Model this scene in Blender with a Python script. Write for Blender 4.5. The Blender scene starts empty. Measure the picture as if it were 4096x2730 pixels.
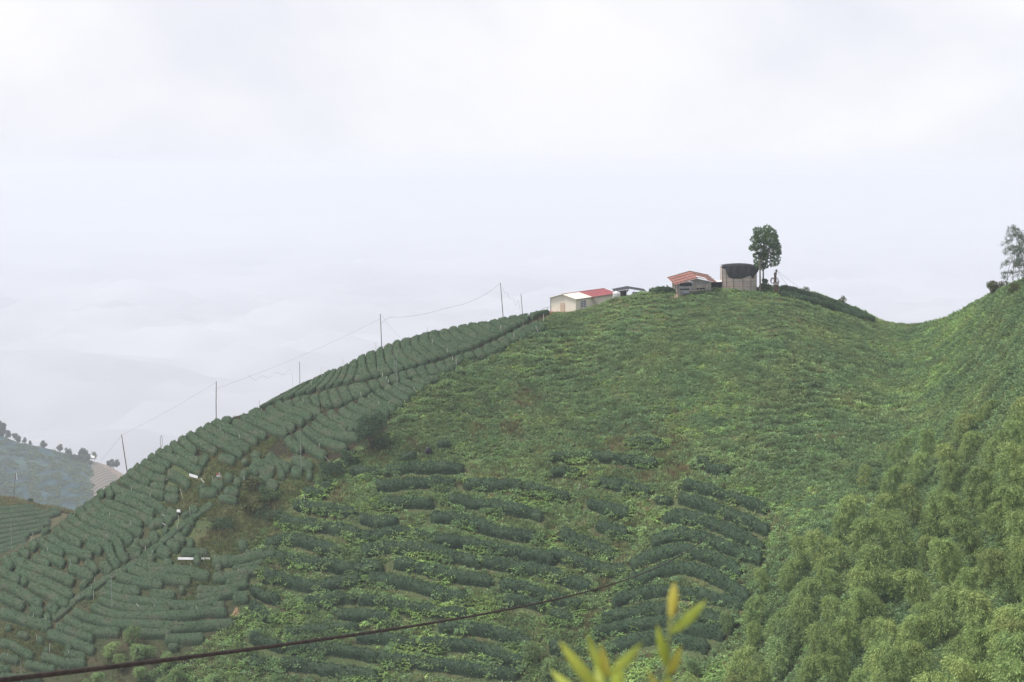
import bpy, math, random
import numpy as np
from mathutils import Vector, Matrix

# ------------------------------------------------------------------ camera, sky, sun, exposure
S = bpy.context.scene
COL = S.collection
FPX, HOR, CX = 6826.67, 680.0, 2048.0          # focal length in photo pixels, eye level row, centre column
cam_d = bpy.data.cameras.new('camera')
cam_d.sensor_width = 36.0
cam_d.lens = 60.0
cam_d.shift_y = -(1365.0 - HOR) / 4096.0
cam_d.clip_start = 0.1
cam_d.clip_end = 300000.0
cam_d.dof.use_dof = True
cam_d.dof.focus_distance = 270.0
cam_d.dof.aperture_fstop = 6.3
cam = bpy.data.objects.new('camera', cam_d)
COL.objects.link(cam)
cam.location = (0, 0, 0)
cam.rotation_euler = (math.radians(90), 0, 0)
S.camera = cam

SUN_EL, SUN_AZ = math.radians(57), math.radians(264)      # azimuth clockwise from +Y: from the left
w = bpy.data.worlds.new('World')
S.world = w
w.use_nodes = True
nt = w.node_tree
nt.nodes.clear()
N = nt.nodes.new
sky = N('ShaderNodeTexSky')
sky.sky_type = 'NISHITA'
sky.sun_disc = False
sky.sun_elevation = SUN_EL
sky.sun_rotation = SUN_AZ
sky.altitude = 1400
bg1 = N('ShaderNodeBackground')
bg1.inputs['Strength'].default_value = 0.066
nt.links.new(sky.outputs[0], bg1.inputs['Color'])
tc = N('ShaderNodeTexCoord')
mp = N('ShaderNodeMapping')
mp.inputs['Scale'].default_value = (1.0, 1.0, 1.7)
mp.inputs['Rotation'].default_value = (0.0, math.radians(24), 0.0)
mp.inputs['Location'].default_value = (0.35, 0.0, 0.12)
nt.links.new(tc.outputs['Generated'], mp.inputs['Vector'])
n1 = N('ShaderNodeTexNoise')
n1.inputs['Scale'].default_value = 3.4
n1.inputs['Detail'].default_value = 6.0
n1.inputs['Roughness'].default_value = 0.5
n1.inputs['Distortion'].default_value = 0.35
nt.links.new(mp.outputs[0], n1.inputs['Vector'])
cr = N('ShaderNodeValToRGB')
cr.color_ramp.elements[0].position = 0.36
cr.color_ramp.elements[0].color = (0.71, 0.735, 0.835, 1)
cr.color_ramp.elements[1].position = 0.62
cr.color_ramp.elements[1].color = (0.93, 0.925, 0.95, 1)
nt.links.new(n1.outputs['Fac'], cr.inputs['Fac'])
bg2 = N('ShaderNodeBackground')
bg2.inputs['Strength'].default_value = 0.376
nt.links.new(cr.outputs['Color'], bg2.inputs['Color'])
n2 = N('ShaderNodeTexNoise')
n2.inputs['Scale'].default_value = 1.7
n2.inputs['Detail'].default_value = 4.0
nt.links.new(mp.outputs[0], n2.inputs['Vector'])
mr = N('ShaderNodeMapRange')
mr.inputs['From Min'].default_value = 0.25
mr.inputs['From Max'].default_value = 0.5
mr.inputs['To Min'].default_value = 0.82
mr.inputs['To Max'].default_value = 1.0
nt.links.new(n2.outputs['Fac'], mr.inputs['Value'])
mx = N('ShaderNodeMixShader')
nt.links.new(mr.outputs[0], mx.inputs['Fac'])
nt.links.new(bg1.outputs[0], mx.inputs[1])
nt.links.new(bg2.outputs[0], mx.inputs[2])
out = N('ShaderNodeOutputWorld')
nt.links.new(mx.outputs[0], out.inputs['Surface'])

sun_d = bpy.data.lights.new('sun', 'SUN')
sun_d.energy = 1.5
sun_d.angle = math.radians(18)
sun_d.color = (1.0, 0.96, 0.90)
sun = bpy.data.objects.new('sun', sun_d)
COL.objects.link(sun)
sd = Vector((math.sin(SUN_AZ) * math.cos(SUN_EL), math.cos(SUN_AZ) * math.cos(SUN_EL), math.sin(SUN_EL)))
sun.rotation_euler = sd.to_track_quat('Z', 'Y').to_euler()
sun.location = (0, 0, 100)

S.view_settings.view_transform = 'Standard'
S.view_settings.look = 'None'
S.view_settings.exposure = 1.52
S.view_settings.gamma = 1.0
S.view_settings.use_curve_mapping = False
S.render.engine = 'CYCLES'
S.cycles.volume_bounces = 2
S.cycles.max_bounces = 6
S.cycles.diffuse_bounces = 2
S.cycles.transparent_max_bounces = 8
S.cycles.use_denoising = True

rng = np.random.default_rng(11)
random.seed(5)

# ------------------------------------------------------------------ helpers
def link(o, parent=None):
    COL.objects.link(o)
    if parent is not None:
        o.parent = parent
    return o

def tag(o, label=None, cat=None, group=None, kind=None):
    if label: o['label'] = label
    if cat: o['category'] = cat
    if group: o['group'] = group
    if kind: o['kind'] = kind
    return o

def empty(name, loc, rz=0.0):
    o = bpy.data.objects.new(name, None)
    o.location = loc
    o.rotation_euler = (0, 0, rz)
    o.empty_display_size = 0.3
    return link(o)

def mesh_np(name, V, faces, mat=None, parent=None, smooth=False):
    """V (n,3); faces: (m,k) array or list of lists."""
    me = bpy.data.meshes.new(name)
    V = np.asarray(V, dtype=np.float32)
    if isinstance(faces, np.ndarray):
        m, k = faces.shape
        me.vertices.add(len(V)); me.vertices.foreach_set('co', V.ravel())
        me.loops.add(m * k); me.loops.foreach_set('vertex_index', faces.astype(np.int32).ravel())
        me.polygons.add(m)
        me.polygons.foreach_set('loop_start', np.arange(0, m * k, k, dtype=np.int32))
        me.update(calc_edges=True)
    else:
        me.from_pydata([tuple(map(float, v)) for v in V], [], faces)
        me.update()
    if smooth:
        me.polygons.foreach_set('use_smooth', np.ones(len(me.polygons), dtype=bool))
    if mat is not None:
        me.materials.append(mat)
    o = bpy.data.objects.new(name, me)
    return link(o, parent)

class MB:
    """collects boxes, tubes and sheets into one mesh"""
    def __init__(s):
        s.v, s.f = [], []
    def add(s, V, Fs):
        b = len(s.v)
        s.v += [tuple(map(float, p)) for p in V]
        s.f += [[i + b for i in f] for f in Fs]
        return s
    def box(s, c, size, rot=None):
        x, y, z = [k / 2 for k in size]
        P = [Vector(p) for p in ((-x,-y,-z),(x,-y,-z),(x,y,-z),(-x,y,-z),(-x,-y,z),(x,-y,z),(x,y,z),(-x,y,z))]
        if rot is not None:
            P = [rot @ p for p in P]
        c = Vector(c)
        return s.add([p + c for p in P], [[0,3,2,1],[4,5,6,7],[0,1,5,4],[1,2,6,5],[2,3,7,6],[3,0,4,7]])
    def slab(s, quad, t):
        """a quad given by four points, thickened along its normal by t"""
        q = [Vector(p) for p in quad]
        n = (q[1] - q[0]).cross(q[3] - q[0]).normalized() * t
        return s.add(q + [p + n for p in q], [[3,2,1,0],[4,5,6,7],[0,1,5,4],[1,2,6,5],[2,3,7,6],[3,0,4,7]])
    def tube(s, pts, r, n=6, cap=True):
        pts = [Vector(p) for p in pts]
        if not hasattr(r, '__len__'): r = [r] * len(pts)
        V, Fs = [], []
        for i, p in enumerate(pts):
            t = (pts[min(i + 1, len(pts) - 1)] - pts[max(i - 1, 0)]).normalized()
            a = t.cross(Vector((0, 0, 1))) if abs(t.z) < 0.95 else t.cross(Vector((1, 0, 0)))
            a.normalize(); b = t.cross(a)
            for k in range(n):
                w_ = 2 * math.pi * k / n
                V.append(p + (a * math.cos(w_) + b * math.sin(w_)) * r[i])
        for i in range(len(pts) - 1):
            for k in range(n):
                k2 = (k + 1) % n
                Fs.append([i*n+k, i*n+k2, (i+1)*n+k2, (i+1)*n+k])
        if cap:
            Fs.append(list(range(n))[::-1]); Fs.append([(len(pts)-1)*n + k for k in range(n)])
        return s.add(V, Fs)
    def lathe(s, prof, c=(0,0,0), n=16):
        V, Fs = [], []
        c = Vector(c)
        for (r, z) in prof:
            for k in range(n):
                a = 2 * math.pi * k / n
                V.append(c + Vector((r * math.cos(a), r * math.sin(a), z)))
        for i in range(len(prof) - 1):
            for k in range(n):
                k2 = (k + 1) % n
                Fs.append([i*n+k, i*n+k2, (i+1)*n+k2, (i+1)*n+k])
        Fs.append(list(range(n))[::-1]); Fs.append([(len(prof)-1)*n + k for k in range(n)])
        return s.add(V, Fs)
    def build(s, name, mat, parent=None, smooth=False):
        return mesh_np(name, np.array(s.v), s.f, mat, parent, smooth)

ONES = ['', 'first','second','third','fourth','fifth','sixth','seventh','eighth','ninth','tenth','eleventh','twelfth','thirteenth',
        'fourteenth','fifteenth','sixteenth','seventeenth','eighteenth','nineteenth']
TENS = ['', '', 'twenty','thirty','forty','fifty','sixty','seventy','eighty','ninety']
def ordinal(n):
    if n < 20: return ONES[n]
    if n >= 100: return 'hundred-and-' + (ordinal(n - 100) if n > 100 else 'zeroth')
    t, o = divmod(n, 10)
    return (TENS[t][:-1] + 'ieth') if o == 0 else TENS[t] + '-' + ONES[o]

# ------------------------------------------------------------------ materials
def new_mat(name):
    m = bpy.data.materials.new(name)
    m.use_nodes = True
    t = m.node_tree
    t.nodes.clear()
    o = t.nodes.new('ShaderNodeOutputMaterial')
    return m, t, o

def pos_noise(t, scale, detail=3.0, rough=0.55, stretch=None, loc=(0,0,0)):
    g = t.nodes.new('ShaderNodeNewGeometry')
    mpn = t.nodes.new('ShaderNodeMapping')
    mpn.inputs['Location'].default_value = loc
    if stretch: mpn.inputs['Scale'].default_value = stretch
    t.links.new(g.outputs['Position'], mpn.inputs['Vector'])
    n = t.nodes.new('ShaderNodeTexNoise')
    n.inputs['Scale'].default_value = scale
    n.inputs['Detail'].default_value = detail
    n.inputs['Roughness'].default_value = rough
    t.links.new(mpn.outputs[0], n.inputs['Vector'])
    return n.outputs['Fac'], g

def ramp(t, fac, stops):
    r = t.nodes.new('ShaderNodeValToRGB')
    el = r.color_ramp.elements
    while len(el) < len(stops): el.new(0.5)
    for e, (p, c) in zip(el, stops):
        e.position = p; e.color = (*c, 1)
    t.links.new(fac, r.inputs['Fac'])
    return r.outputs['Color']

def foliage(name, stops, scale=0.35, var=0.5, trans=0.22, tint=False, hue_var=0.0, rough=0.65, spec=0.12, loc=(0,0,0), detail=3.0, objrand=False):
    m, t, o = new_mat(name)
    f, g = pos_noise(t, scale, detail, loc=loc)
    c = ramp(t, f, stops)
    hsv = t.nodes.new('ShaderNodeHueSaturation')
    t.links.new(c, hsv.inputs['Color'])
    rnd = g.outputs['Random Per Island']
    mrn = t.nodes.new('ShaderNodeMapRange')
    mrn.inputs['To Min'].default_value = 1 - var
    mrn.inputs['To Max'].default_value = 1 + var
    t.links.new(rnd, mrn.inputs['Value'])
    val = mrn.outputs[0]
    if tint:
        at = t.nodes.new('ShaderNodeAttribute')
        at.attribute_type = 'INSTANCER'
        at.attribute_name = 'tint'
        mu = t.nodes.new('ShaderNodeMath'); mu.operation = 'MULTIPLY'
        t.links.new(val, mu.inputs[0]); t.links.new(at.outputs['Fac'], mu.inputs[1])
        val = mu.outputs[0]
    if objrand:
        oi = t.nodes.new('ShaderNodeObjectInfo')
        mo = t.nodes.new('ShaderNodeMapRange'); mo.inputs['To Min'].default_value = 0.78; mo.inputs['To Max'].default_value = 1.22
        t.links.new(oi.outputs['Random'], mo.inputs['Value'])
        mu2 = t.nodes.new('ShaderNodeMath'); mu2.operation = 'MULTIPLY'
        t.links.new(val, mu2.inputs[0]); t.links.new(mo.outputs[0], mu2.inputs[1]); val = mu2.outputs[0]
    t.links.new(val, hsv.inputs['Value'])
    if hue_var:
        mh = t.nodes.new('ShaderNodeMapRange')
        mh.inputs['To Min'].default_value = 0.5 - hue_var
        mh.inputs['To Max'].default_value = 0.5 + hue_var
        mm = t.nodes.new('ShaderNodeMath'); mm.operation = 'FRACT'
        m7 = t.nodes.new('ShaderNodeMath'); m7.operation = 'MULTIPLY'; m7.inputs[1].default_value = 7.31
        t.links.new(rnd, m7.inputs[0]); t.links.new(m7.outputs[0], mm.inputs[0])
        t.links.new(mm.outputs[0], mh.inputs['Value'])
        t.links.new(mh.outputs[0], hsv.inputs['Hue'])
    p = t.nodes.new('ShaderNodeBsdfPrincipled')
    p.inputs['Roughness'].default_value = rough
    p.inputs['Specular IOR Level'].default_value = spec
    t.links.new(hsv.outputs[0], p.inputs['Base Color'])
    if trans > 0:
        tr = t.nodes.new('ShaderNodeBsdfTranslucent')
        t.links.new(hsv.outputs[0], tr.inputs['Color'])
        mxs = t.nodes.new('ShaderNodeMixShader')
        mxs.inputs[0].default_value = trans
        t.links.new(p.outputs[0], mxs.inputs[1]); t.links.new(tr.outputs[0], mxs.inputs[2])
        t.links.new(mxs.outputs[0], o.inputs['Surface'])
    else:
        t.links.new(p.outputs[0], o.inputs['Surface'])
    return m

def solid(name, c1, c2=None, scale=1.2, rough=0.7, metal=0.0, bump=0.0, spec=0.3, stretch=None, detail=5.0, coat=0.0):
    """a worn painted or raw surface: two tones mixed by noise, a little relief"""
    m, t, o = new_mat(name)
    c2 = c2 or tuple(k * 0.82 for k in c1)
    f, g = pos_noise(t, scale, detail, 0.6, stretch)
    c = ramp(t, f, [(0.35, c2), (0.65, c1)])
    p = t.nodes.new('ShaderNodeBsdfPrincipled')
    t.links.new(c, p.inputs['Base Color'])
    p.inputs['Roughness'].default_value = rough
    p.inputs['Metallic'].default_value = metal
    p.inputs['Specular IOR Level'].default_value = spec
    if bump:
        f2, _ = pos_noise(t, scale * 6, 4.0)
        b = t.nodes.new('ShaderNodeBump'); b.inputs['Strength'].default_value = bump; b.inputs['Distance'].default_value = 0.05
        t.links.new(f2, b.inputs['Height']); t.links.new(b.outputs[0], p.inputs['Normal'])
    t.links.new(p.outputs[0], o.inputs['Surface'])
    return m

M = {}
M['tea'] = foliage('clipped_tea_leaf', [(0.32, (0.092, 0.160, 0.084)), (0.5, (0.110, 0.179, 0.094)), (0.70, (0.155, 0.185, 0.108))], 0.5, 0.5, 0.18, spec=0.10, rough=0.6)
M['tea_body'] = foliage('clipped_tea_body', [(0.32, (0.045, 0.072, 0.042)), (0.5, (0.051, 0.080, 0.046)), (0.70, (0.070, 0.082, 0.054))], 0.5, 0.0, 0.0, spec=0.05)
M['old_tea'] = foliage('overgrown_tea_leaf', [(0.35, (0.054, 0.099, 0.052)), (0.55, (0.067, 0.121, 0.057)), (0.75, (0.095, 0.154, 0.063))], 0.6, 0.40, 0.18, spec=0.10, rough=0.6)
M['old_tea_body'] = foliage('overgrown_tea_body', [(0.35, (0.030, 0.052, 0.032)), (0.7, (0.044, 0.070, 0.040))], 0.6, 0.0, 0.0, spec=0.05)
M['fern'] = foliage('fern_frond', [(0.35, (0.154, 0.246, 0.083)), (0.55, (0.194, 0.288, 0.090)), (0.75, (0.252, 0.331, 0.101))], 0.12, 0.35, 0.3, tint=True, hue_var=0.012)
M['weed'] = foliage('weed_leaf', [(0.35, (0.173, 0.270, 0.131)), (0.55, (0.210, 0.303, 0.138)), (0.75, (0.269, 0.336, 0.138))], 0.1, 0.32, 0.30, tint=True, hue_var=0.012)
M['grass'] = foliage('grass_blade', [(0.35, (0.153, 0.206, 0.082)), (0.55, (0.194, 0.224, 0.097)), (0.75, (0.242, 0.229, 0.118))], 0.14, 0.3, 0.25, tint=True)
M['dry'] = foliage('dry_grass_blade', [(0.35, (0.15, 0.115, 0.065)), (0.55, (0.20, 0.15, 0.085)), (0.75, (0.25, 0.20, 0.12))], 0.2, 0.4, 0.2, tint=True)
M['shrub'] = foliage('shrub_leaf', [(0.35, (0.051, 0.097, 0.055)), (0.7, (0.090, 0.143, 0.078))], 0.6, 0.5, 0.2)
M['shrub_warm'] = foliage('shrub_warm_leaf', [(0.35, (0.072, 0.102, 0.036)), (0.7, (0.150, 0.150, 0.072))], 0.9, 0.5, 0.2)
M['treeleaf'] = foliage('tree_leaf', [(0.35, (0.078, 0.144, 0.067)), (0.7, (0.127, 0.193, 0.085))], 0.7, 0.5, 0.25)
M['bamboo'] = foliage('bamboo_leaf', [(0.33, (0.209, 0.303, 0.108)), (0.5, (0.248, 0.341, 0.117)), (0.70, (0.319, 0.380, 0.130))], 0.16, 0.3, 0.30, hue_var=0.008, objrand=True)
M['bamboo_cool'] = foliage('bamboo_cool_leaf', [(0.35, (0.185, 0.287, 0.123)), (0.7, (0.280, 0.369, 0.144))], 0.2, 0.4, 0.3, objrand=True)
M['culm'] = solid('bamboo_culm', (0.16, 0.17, 0.07), (0.10, 0.12, 0.05), 2.0)
M['bark'] = solid('bark', (0.10, 0.085, 0.065), (0.055, 0.045, 0.035), 3.0, bump=0.4)
M['oldwood'] = solid('weathered_wood', (0.19, 0.165, 0.14), (0.10, 0.085, 0.07), 2.5, bump=0.3, stretch=(1, 1, 0.3))
M['plank'] = solid('pale_plank', (0.42, 0.38, 0.33), (0.24, 0.21, 0.18), 2.0, bump=0.3, stretch=(1, 1, 0.3))
M['stake'] = solid('white_stake', (0.66, 0.64, 0.56), (0.46, 0.44, 0.37), 1.5)
M['wire'] = solid('wire', (0.12, 0.115, 0.115), (0.07, 0.07, 0.07), 1.0, rough=0.5)
M['rope'] = solid('rusty_cable', (0.058, 0.042, 0.034), (0.030, 0.023, 0.020), 9.0, rough=0.75, bump=0.5, spec=0.1)
M['far_leaf'] = foliage('far_tree_leaf', [(0.35, (0.072, 0.114, 0.084)), (0.7, (0.114, 0.156, 0.102))], 0.05, 0.4, 0.3)  # leaf colour paled and blued to paint in distance haze
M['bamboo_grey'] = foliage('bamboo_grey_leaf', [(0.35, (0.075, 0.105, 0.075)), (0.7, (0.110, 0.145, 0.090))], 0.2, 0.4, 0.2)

# ------------------------------------------------------------------ main hill: a height field
# skyline of the bare ground (photo column, row) and the distance of the crest and of the foot along each column
_sk = np.array([(-900,2420),(-500,2330),(-200,2262),(0,2218),(102,2177),(204,2114),(357,2004),(474,1917),(617,1820),(699,1768),(836,1702),(877,1687),(1050,1636),(1200,1556),
    (1255,1533),(1413,1446),(1602,1365),(1714,1329),(1867,1309),(2015,1283),(2110,1268),(2188,1256),(2300,1252),(2380,1226),(2450,1203),(2560,1177),(2640,1164),
    (2700,1176),(2760,1171),(2835,1160),(2900,1157),(3020,1157),(3110,1152),(3180,1160),(3260,1178),(3350,1212),(3450,1247),(3540,1292),(3620,1302),(3690,1302),(3760,1288),(3850,1250),
    (3950,1192),(4060,1142),(4200,1085),(4500,1010),(5000,960)], float)
_dr = np.array([(-900,262),(0,275),(800,285),(1500,297),(2000,304),(2300,307),(2900,311),(3400,318),(3620,316),(3750,304),(3850,292),(4096,262),(5000,220)], float)
_db = np.array([(-900,236),(0,238),(600,236),(1200,234),(1800,228),(2500,221),(3000,202),(3500,172),(4096,146),(5000,125)], float)
_px = np.arange(-900, 5001, 4.0)
def _smooth(a, k):
    b = np.interp(_px, a[:, 0], a[:, 1])
    ker = np.hanning(2 * k + 1); ker /= ker.sum()
    return np.convolve(np.pad(b, k, mode='edge'), ker, mode='valid')
_PYR, _DR, _DB = _smooth(_sk, 10), _smooth(_dr, 60), _smooth(_db, 60)
PYB, CA = 2730.0, 0.5
def columns(px):
    return np.interp(px, _px, _PYR), np.interp(px, _px, _DR), np.interp(px, _px, _DB)
def depth_at(px, py):
    """distance of the ground seen at a photo pixel"""
    px = np.asarray(px, float); py = np.asarray(py, float)
    r, dr, db = columns(px)
    g = np.minimum((PYB - py) / (PYB - r), 1.0)
    t = np.where(g < 0, g / (1 + CA), ((1 + CA) - np.sqrt(np.maximum((1 + CA) ** 2 - 4 * CA * g, 0))) / (2 * CA))
    return db + (dr - db) * t
def ground_z(x, y):
    """height of the hill at a place"""
    x = np.asarray(x, float); d = np.asarray(y, float)
    px = CX + FPX * x / d
    r, dr, db = columns(px)
    t = (d - db) / (dr - db)
    g = np.where(t < 0, t * (1 + CA), t * (1 + CA * (1 - t)))
    py = PYB + (r - PYB) * np.minimum(g, 1.0)
    z = (HOR - py) / FPX * d
    s = np.maximum(d - dr, 0)
    zr = (HOR - r) / FPX * dr
    zb = zr * (d / dr) - 0.03 * s - 0.010 * np.minimum(s, 28) ** 2 - 0.56 * np.maximum(s - 28, 0)
    return np.where(t > 1, zb, z)
def gpt(px, py):
    """ground point under a photo pixel (n,3)"""
    d = depth_at(px, py)
    x = (np.asarray(px, float) - CX) / FPX * d
    return np.stack([x, d, ground_z(x, d)], -1)
def pix(P):
    P = np.asarray(P, float)
    return CX + FPX * P[..., 0] / P[..., 1], HOR - FPX * P[..., 2] / P[..., 1]
def at(px, py, d):
    return Vector(((px - CX) / FPX * d, d, (HOR - py) / FPX * d))

def ground_mat():
    m, t, o = new_mat('hill_ground')
    f, g = pos_noise(t, 0.22, 6.0, 0.6)
    c = ramp(t, f, [(0.32, (0.066, 0.100, 0.044)), (0.54, (0.088, 0.108, 0.050)), (0.66, (0.112, 0.108, 0.058)), (0.80, (0.160, 0.120, 0.076))])
    at_ = t.nodes.new('ShaderNodeAttribute'); at_.attribute_name = 'soil_shade'
    shaded_soil = ramp(t, f, [(0.35, (0.034, 0.036, 0.022)), (0.6, (0.050, 0.040, 0.028)), (0.8, (0.085, 0.058, 0.042))])  # bare-earth tones, darkened as painted shade of footpath and hedge gaps
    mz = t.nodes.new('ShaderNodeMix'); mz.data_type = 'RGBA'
    t.links.new(at_.outputs['Fac'], mz.inputs[0]); t.links.new(c, mz.inputs[6]); t.links.new(shaded_soil, mz.inputs[7])
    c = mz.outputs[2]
    f2, _ = pos_noise(t, 2.6, 5.0, 0.7)
    mxn = t.nodes.new('ShaderNodeMix'); mxn.data_type = 'RGBA'; mxn.blend_type = 'MULTIPLY'
    mxn.inputs[0].default_value = 0.8
    t.links.new(c, mxn.inputs[6]); t.links.new(ramp(t, f2, [(0.3, (0.45, 0.45, 0.45)), (0.7, (1.25, 1.2, 1.15))]), mxn.inputs[7])
    p = t.nodes.new('ShaderNodeBsdfPrincipled')
    p.inputs['Roughness'].default_value = 0.95; p.inputs['Specular IOR Level'].default_value = 0.1
    t.links.new(mxn.outputs[2], p.inputs['Base Color'])
    b = t.nodes.new('ShaderNodeBump'); b.inputs['Strength'].default_value = 0.7; b.inputs['Distance'].default_value = 0.15
    t.links.new(f2, b.inputs['Height']); t.links.new(b.outputs[0], p.inputs['Normal'])
    t.links.new(p.outputs[0], o.inputs['Surface'])
    return m
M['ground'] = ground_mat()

def build_hill():
    cols = np.arange(-860, 4961, 14.0)
    r, dr, db = columns(cols)
    tn = np.concatenate([np.linspace(-1.25, 0, 40, endpoint=False), np.linspace(0, 1, 110, endpoint=False)])
    rows = [db + (dr - db) * t for t in tn]
    rows = [np.maximum(q, 60 + 10 * i * 0.05) for i, q in enumerate(rows)] + [dr + s for s in (0, .6, 1.5, 3, 5, 8, 12, 17, 23, 30, 45, 80, 140, 260, 480)]
    D = np.array(rows)
    D = np.maximum.accumulate(D + np.arange(len(D))[:, None] * 1e-4, axis=0)
    X = (cols - CX) / FPX * D
    Z = np.maximum(ground_z(X, D), -519)
    Z += 0.10 * np.sin(X * 0.9 + 1.3 * np.sin(D * 0.37)) * np.sin(D * 0.8 + X * 0.21)
    # skirts down into the valley at the near side
    V = np.stack([X, D, Z], -1)
    sk = V[:1].copy(); sk[..., 2] = -520; sk[..., 1] -= 8
    V = np.concatenate([sk, V], 0)
    nr, nc = V.shape[:2]
    i = np.arange(nr - 1)[:, None] * nc + np.arange(nc - 1)[None, :]
    Fc = np.stack([i, i + 1, i + nc + 1, i + nc], -1).reshape(-1, 4)
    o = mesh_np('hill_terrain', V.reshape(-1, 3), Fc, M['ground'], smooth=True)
    tag(o, kind='structure')
    # bare earth in the clipped tea, colour darkened for path and gap shade
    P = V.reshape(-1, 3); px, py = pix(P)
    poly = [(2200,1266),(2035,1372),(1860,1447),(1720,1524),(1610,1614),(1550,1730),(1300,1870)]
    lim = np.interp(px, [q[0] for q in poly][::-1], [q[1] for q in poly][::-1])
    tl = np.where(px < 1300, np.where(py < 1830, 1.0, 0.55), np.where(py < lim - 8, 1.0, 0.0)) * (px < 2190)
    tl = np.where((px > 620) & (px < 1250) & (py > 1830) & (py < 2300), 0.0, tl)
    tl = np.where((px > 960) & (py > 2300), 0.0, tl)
    a = o.data.attributes.new('soil_shade', 'FLOAT', 'POINT'); a.data.foreach_set('value', tl.astype(np.float32))
build_hill()

# ------------------------------------------------------------------ leaf cards
def unit(v):
    return v / np.maximum(np.linalg.norm(v, axis=-1, keepdims=True), 1e-9)
def leaf_cards(P, Ldir, size, asp, r):
    """diamond leaves: P base points (n,3), Ldir direction (n,3), size (n,), asp width/length"""
    n = len(P)
    L = unit(Ldir)
    R = unit(np.cross(L, r.normal(size=(n, 3))))
    U = np.cross(R, L)
    s = size[:, None]
    a = P
    m = P + L * s * 0.45 + U * s * 0.06
    b = P + L * s
    w_ = R * s * asp * 0.5
    V = np.stack([a, m - w_, b, m + w_], 1).reshape(-1, 3)
    return V, np.arange(n * 4).reshape(n, 4)

# ------------------------------------------------------------------ tea hedges
PU = np.array([0.0, 0.01, 0.06, 0.22, 0.5, 0.78, 0.94, 0.99, 1.0])
PH = np.array([-0.45, 0.42, 0.80, 0.97, 1.0, 0.97, 0.80, 0.42, -0.45])
def fnoise(x, ph):
    return (np.sin(x * 0.9 + ph) + 0.7 * np.sin(x * 2.1 + ph * 2.3) + 0.5 * np.sin(x * 4.3 + ph * 0.7)) / 2.2
def hedge(name, A, B, h, kind, r):
    """a hedge between the ground lines A and B (n,3), h metres tall; returns body and leaf child"""
    n = len(A)
    C = (A + B) / 2
    seg = np.concatenate([[0], np.cumsum(np.linalg.norm(np.diff(C, axis=0), axis=1))])
    L = seg[-1]
    wid = np.linalg.norm(B - A, axis=1)
    cap = np.clip(np.minimum(seg, L - seg) / (0.28 * np.maximum(wid, 0.3)), 0, 1)
    e = np.sqrt(np.maximum(1 - (1 - cap) ** 2, 0))
    ph = r.uniform(0, 6.28, 4)
    rough = 0.035 if kind == 'clip' else 0.24
    ws = (0.62 + 0.38 * e) * (1 + (0.045 if kind == 'clip' else 0.16) * fnoise(seg * 0.8, ph[0]))
    hs = (0.70 + 0.30 * e) * (1 + (0.04 if kind == 'clip' else 0.20) * fnoise(seg * 0.6, ph[1]))
    V = np.zeros((n, 9, 3))
    for j in range(9):
        u = (PU[j] - 0.5)
        V[:, j] = C + (B - A) * (u * ws)[:, None]
        zz = ground_z(V[:, j, 0], V[:, j, 1])
        V[:, j, 2] = zz + h * PH[j] * hs + (rough * 0.6 * fnoise(seg * 1.7 + j * 1.9, ph[2]) if 0 < j < 8 else 0)
    # spread the shoulders a little so that the hedge is fuller than its foot
    lat = unit(B - A)
    for j, k in ((2, -1), (3, -.4), (5, .4), (6, 1)):
        V[:, j] += lat * (k * 0.10 * h) * e[:, None]
    V += r.normal(0, rough * 0.35, V.shape) * np.array([1, 1, 0.7])
    W = V.reshape(-1, 3)
    i = np.arange(n - 1)[:, None] * 9 + np.arange(8)[None, :]
    Fq = np.stack([i, i + 1, i + 10, i + 9], -1).reshape(-1, 4)
    faces = [list(map(int, f)) for f in Fq] + [list(range(9))[::-1], [(n - 1) * 9 + k for k in range(9)]]
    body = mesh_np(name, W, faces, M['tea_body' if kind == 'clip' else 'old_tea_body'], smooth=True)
    # leaves
    q = W[Fq]
    nrm = np.cross(q[:, 1] - q[:, 0], q[:, 3] - q[:, 0]); ar = np.linalg.norm(nrm, axis=1)
    nrm = unit(nrm)
    if nrm[:, 2].mean() < 0: nrm = -nrm
    dens = 26 if kind == 'clip' else 26
    cnt = r.poisson(ar * dens)
    idx = np.repeat(np.arange(len(q)), cnt)
    if len(idx) == 0: return body
    a, b = r.random((2, len(idx), 1))
    qq = q[idx]
    P = (qq[:, 0] * (1 - a) + qq[:, 1] * a) * (1 - b) + (qq[:, 3] * (1 - a) + qq[:, 2] * a) * b
    keep = P[:, 2] > ground_z(P[:, 0], P[:, 1]) + 0.1
    P, nn = P[keep], nrm[idx][keep]
    ld = nn * (0.7 if kind == 'clip' else 0.6) + r.normal(0, 0.62, P.shape) + np.array([0, 0, 0.25])
    sz = r.uniform(0.13, 0.27, len(P)) if kind == 'clip' else r.uniform(0.15, 0.36, len(P))
    Vl, Fl = leaf_cards(P - nn * 0.03, ld, sz, 0.55, r)
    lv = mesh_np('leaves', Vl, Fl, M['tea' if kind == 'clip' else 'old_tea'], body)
    lv['kind'] = 'stuff'
    return body

def resample(P, step=None, n=None):
    P = np.asarray(P, float)
    # round the corners with one Chaikin pass, then even spacing
    for _ in range(2):
        if len(P) > 2:
            q = P[:-1] * .75 + P[1:] * .25; s_ = P[:-1] * .25 + P[1:] * .75
            P = np.concatenate([P[:1], np.stack([q, s_], 1).reshape(-1, 2)[1:-1], P[-1:]])
    d = np.concatenate([[0], np.cumsum(np.linalg.norm(np.diff(P, axis=0), axis=1))])
    if n is None: n = max(5, int(d[-1] / step) + 1)
    s_ = np.linspace(0, d[-1], n)
    return np.stack([np.interp(s_, d, P[:, 0]), np.interp(s_, d, P[:, 1])], -1)

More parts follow.
